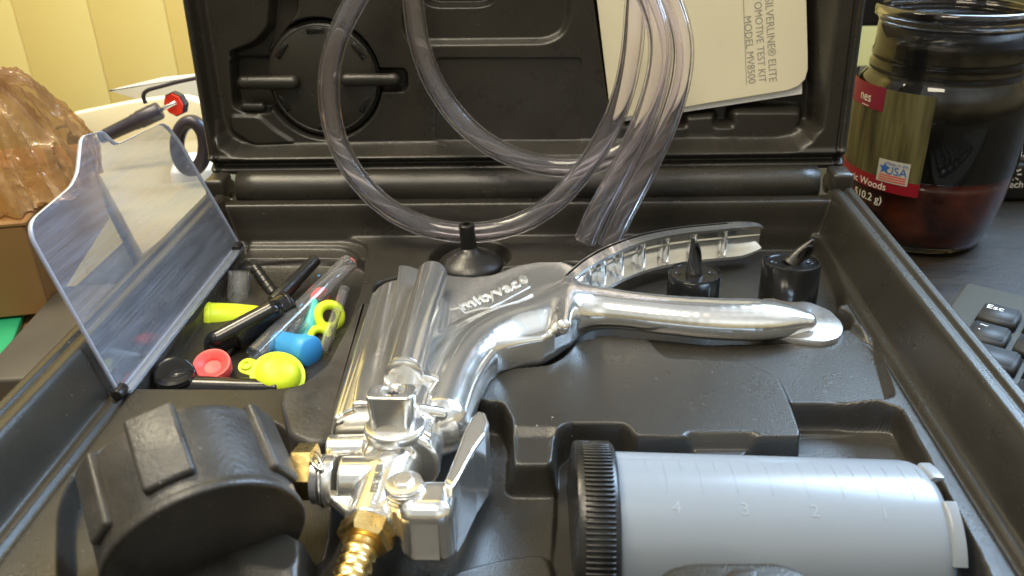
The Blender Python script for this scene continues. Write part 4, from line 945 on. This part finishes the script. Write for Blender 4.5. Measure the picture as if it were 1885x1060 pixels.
# added dark slab, made up to keep the background behind the jar dark
mo = thing('backdrop', 'added dark slab standing at the far right behind the jar', 'backdrop', (.52, .36, 0))
obj('backdrop_slab', box((.52, .36, .27), (.30, .014, .17), None, .005), M['black'], mo); obj('stand', box((.52, .372, .055), (.03, .010, .055), None, .003), M['black'], mo); obj('foot', box((.52, .36, .006), (.11, .08, .005), None, .003), M['black'], mo)

# ================================================================== THINGS AT THE LEFT
# cardboard box
b0 = pY(0, 415, -.01)
cbx = thing('cardboard_box', 'plain brown cardboard box under the plastic bag at the left edge', 'box', (-.36, .06, 0))
fr0 = pz(92, 575, .034) * [1, 1, 0] + [0, 0, .0335]; frx = nrm((-1, -.22, 0)); fry = nrm((-.22, 1, 0)); 
bxz = .053
def bpl(c, h, name): obj(name, box(np.array(fr0) + frx * c[0] + fry * c[1] + np.array([0, 0, c[2]]), h, [frx, fry, [0, 0, 1]], .0008, 1), M['card'], cbx, smooth=False)
bpl((.09, .0015, bxz / 2), (.09, .0015, bxz / 2), 'side_panel'); bpl((.0015, .07, bxz / 2), (.0015, .067, bxz / 2), 'side_panel'); bpl((.09, .1385, bxz / 2), (.09, .0015, bxz / 2), 'side_panel')
bpl((.09, .034, bxz + .0015), (.092, .0345, .0014), 'top_flap'); bpl((.09, .1048, bxz + .0018), (.092, .0345, .0014), 'top_flap')
obj('green_folder', box(pz(16, 652, .030) * [1, 1, 0] + [-.045, .008, .030], (.040, .050, .0022), [nrm((1, .38, 0)), nrm((-.38, 1, 0)), [0, 0, 1]], .0008, 2), M['green'], label='bright green card folder at the left edge below the cardboard box', cat='folder')
obj('wooden_block', box(pz(10, 700, .014) * [1, 1, 0] + [-.02, -.005, .0138], (.060, .066, .0136), [nrm((1, .38, 0)), nrm((-.38, 1, 0)), [0, 0, 1]], .001, 2), M['card'], label='tan wooden board lying under the green folder', cat='board')
obj('grey_case', box((-.238, -.108, .0210), (.0235, .050, .0205), [nrm((1, .10, 0)), nrm((-.10, 1, 0)), [0, 0, 1]], .002, 3), M['grey'], label='low grey box tucked against the left wall of the case', cat='box')
# crumpled bag
def bag():
    """crumpled film: many flat facets meeting in sharp creases"""
    from mathutils import noise
    n, k = 260, 120; c = pY(8, 345, -.035); c[2] = .0; rs = np.random.default_rng(11)
    N = rs.normal(size=(46, 3)); N /= np.linalg.norm(N, axis=1)[:, None]; H = .80 + rs.random(46) * .30
    N2 = rs.normal(size=(150, 3)); N2 /= np.linalg.norm(N2, axis=1)[:, None]; H2 = rs.random(150) * .10
    V = []; F = []
    for j in range(k + 1):
        ph = math.pi * (j + .02) / (k + .04)
        for i in range(n):
            t = 2 * math.pi * i / n; d = np.array([math.cos(t) * math.sin(ph), math.sin(t) * math.sin(ph), math.cos(ph)])
            a = Vector((math.cos(t) * 2.3, math.sin(t) * 2.3, ph * .55)); b = Vector((math.cos(t) * 6.5, math.sin(t) * 6.5, ph * 1.3 + .6 * noise.noise(Vector(d) * 2)))
            g_ = math.sin(ph) ** .6
            r = 1 + .34 * noise.noise(a) * g_ - .27 * (abs(noise.noise(b)) ** .7) * g_ + .10 * noise.noise(Vector(d) * 2.2) - .05 * abs(noise.noise(Vector(d) * 13))
            z = .090 + d[2] * .060 * r * (1.15 if d[2] > 0 else .2)
            V.append(c + np.array([d[0] * .049 * r * (1 - .30 * max(0, d[2])), d[1] * .046 * r, max(z, .0905)]))
    for j in range(k):
        for i in range(n): i2 = (i + 1) % n; F.append((j * n + i, (j + 1) * n + i, (j + 1) * n + i2, j * n + i2))
    return np.array(V), F
obj('plastic_bag', bag(), M['bag'], sharp=40, label='crumpled orange brown translucent plastic bag on top of the cardboard box', cat='plastic bag')
# white paper slabs behind
def slab(pts, y, t, m, name, lab, cat, r=.004, grp=None):
    P = [pY(a, b, y) for a, b in pts]; q = rounded([(p[0], p[2]) for p in P], r, 5); VF = prism(q, 0, t, .0008, 2)
    return obj(name, place(VF, (0, y, 0), (1, 0, 0), (0, 0, 1), (0, -1, 0)), m, label=lab, cat=cat, group=grp)
slab([(124, 208), (250, 182), (345, 170), (420, 200), (420, 330), (250, 330), (140, 255)], .235, .012, M['paper'], 'padded_envelope', 'cream padded envelope with rounded corner behind the black tool', 'envelope', .012)
slab([(200, 166), (300, 142), (430, 128), (430, 230), (330, 205)], .262, .002, M['white'], 'paper_sheet', 'white paper sheet standing with its pointed corner left, farthest back', 'paper', .001)
obj('white_packet', box(pz(396, 312, .050) + np.array([-.022, .025, -.012]), (.020, .022, .012), [nrm((1, .3, 0)), nrm((-.3, 1, 0)), [0, 0, 1]], .004), M['white'], label='white paper packet behind the left hinge knuckle of the case', cat='packet')
# black tool with steel tip and red octagon
yt_ = .16; A_ = pY(168, 262, yt_ - .02); B_ = pY(296, 202, yt_ + .0); ta_x = nrm(B_ - A_); TL = np.linalg.norm(B_ - A_)
tool = thing('hand_tool', 'black handled tool with pale chisel end lying above the clear flap', 'hand tool', A_)
obj('handle', lathe([(.0001, TL * .12), (.0040, TL * .12), (.0052, TL * .22), (.0058, TL * .60), (.0064, TL * .62), (.0062, TL * .66), (.0070, TL * .70), (.0070, TL * .97), (.0060, TL), (.0001, TL)], A_, ta_x, 36, close=False), M['toolgrey'], tool, sharp=40)
obj('chisel_end', box(A_ + ta_x * TL * .10, (TL * .10, .0010, .0030), [ta_x, nrm(np.cross([0, 0, 1], ta_x)), np.cross(ta_x, nrm(np.cross([0, 0, 1], ta_x)))], .0005, 1), M['white'], tool)
obj('shaft', rcyl(B_, pY(324, 188, yt_ + .004), .0017, .0003, 16), M['steel'], tool)
oc = pY(321, 192, yt_ + .006); od = thing('octagonal_cap', 'red octagonal cap with dark rim beyond the steel shaft', 'cap', oc)
obj('rim', lathe([(.0001, 0), (.0098, 0), (.0098, .005), (.0088, .0052)], oc, nrm((.25, 1, 0)), 8, close=False), M['toolgrey'], od, smooth=False)
obj('red_face', lathe([(.0001, -.0014), (.0086, -.0014), (.0088, 0.0006)], oc, nrm((.25, 1, 0)), 8, close=False), M['redtool'], od, smooth=False)
pth = [pY(a, b, yt_) for a, b in ((268, 190), (264, 176), (272, 166), (300, 158), (330, 150), (380, 140))]
obj('wire_loop', sweep(spline(pth, 8), .0016, 12), M['toolgrey'], label='dark bent wire loop above the black tool handle', cat='wire')
ys_ = .105; pth = [pY(352 + 26 * math.cos(t), 268 + 44 * math.sin(t), ys_) for t in np.linspace(0, 2 * math.pi, 17)]
obj('scissor_handle', sweep(spline(pth, 4), .0052, 16, False), M['toolgrey'], label='dark grey oval scissor handle seen through the clear flap', cat='scissors')
cl = pY(146, 258, .10); obj('binder_clip', join(box(cl, (.0075, .004, .0045), [nrm((1, 0, -.25)), [0, 1, 0], nrm((.25, 0, 1))], .001, 2), sweep(spline([cl + np.array(q) for q in ((-.006, -.003, .003), (-.001, -.004, .008), (.007, -.004, .004))], 5), .0012, 8)), M['black'], label='small black clip at the top left corner of the clear flap', cat='clip')
pth = [pY(a, b, .14) for a, b in ((103, 238), (112, 233), (125, 232), (134, 237), (136, 246))]
obj('black_wire', sweep(spline(pth, 5), .0012, 8), M['black'], label='short curved black wire above the plastic bag', cat='wire')

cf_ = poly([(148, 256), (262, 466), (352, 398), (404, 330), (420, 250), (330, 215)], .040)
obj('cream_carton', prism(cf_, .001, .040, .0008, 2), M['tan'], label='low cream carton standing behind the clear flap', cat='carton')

lth('blue_sleeve', [(.0001, 0), (.0030, 0), (.0034, .05), (.0030, .9), (.0022, 1), (.0001, 1)], tp(556, 560, .036), tp(520, 590, .028), M['blue'], 'slim blue sleeve lying between the elbow and the thick clear stub', 'sleeve')
lth('rubber_cap', [(.0001, 0), (.0040, 0), (.0048, .06), (.0048, .8), (.0040, 1), (.0001, 1)], tp(487, 610, .030), tp(520, 612, .026), M['teal'], 'teal green rubber cap lying deep behind the bright blue cap', 'rubber cap')
lth('rubber_cap', [(.0001, 0), (.0052, 0), (.0060, .06), (.0060, .8), (.0048, 1), (.0001, 1)], tp(610, 620, .028), tp(596, 655, .024), M['yellow'], 'fluorescent yellow rubber cap deep at the right end of the bay', 'rubber cap')
lth('straight_connector', [(.0001, 0), (.0042, 0), (.0050, .06), (.0050, .8), (.0042, 1), (.0001, 1)], tp(452, 640, .024), tp(520, 668, .022), M['black'], 'black connector lying at the bottom of the bay behind the tabbed cap', 'hose connector')
lth('black_bushing', [(.0001, 0), (.0058, 0), (.0066, .1), (.0066, .9), (.0058, 1), (.0001, 1)], tp(395, 655, .024), tp(430, 640, .022), M['blackgloss'], 'black bushing lying under the long elbow', 'bushing')
stub(tp(560, 590, .046), tp(505, 650, .032), .0030, .0021, 'slim clear hose stub leaning beside the teal tapered plug')
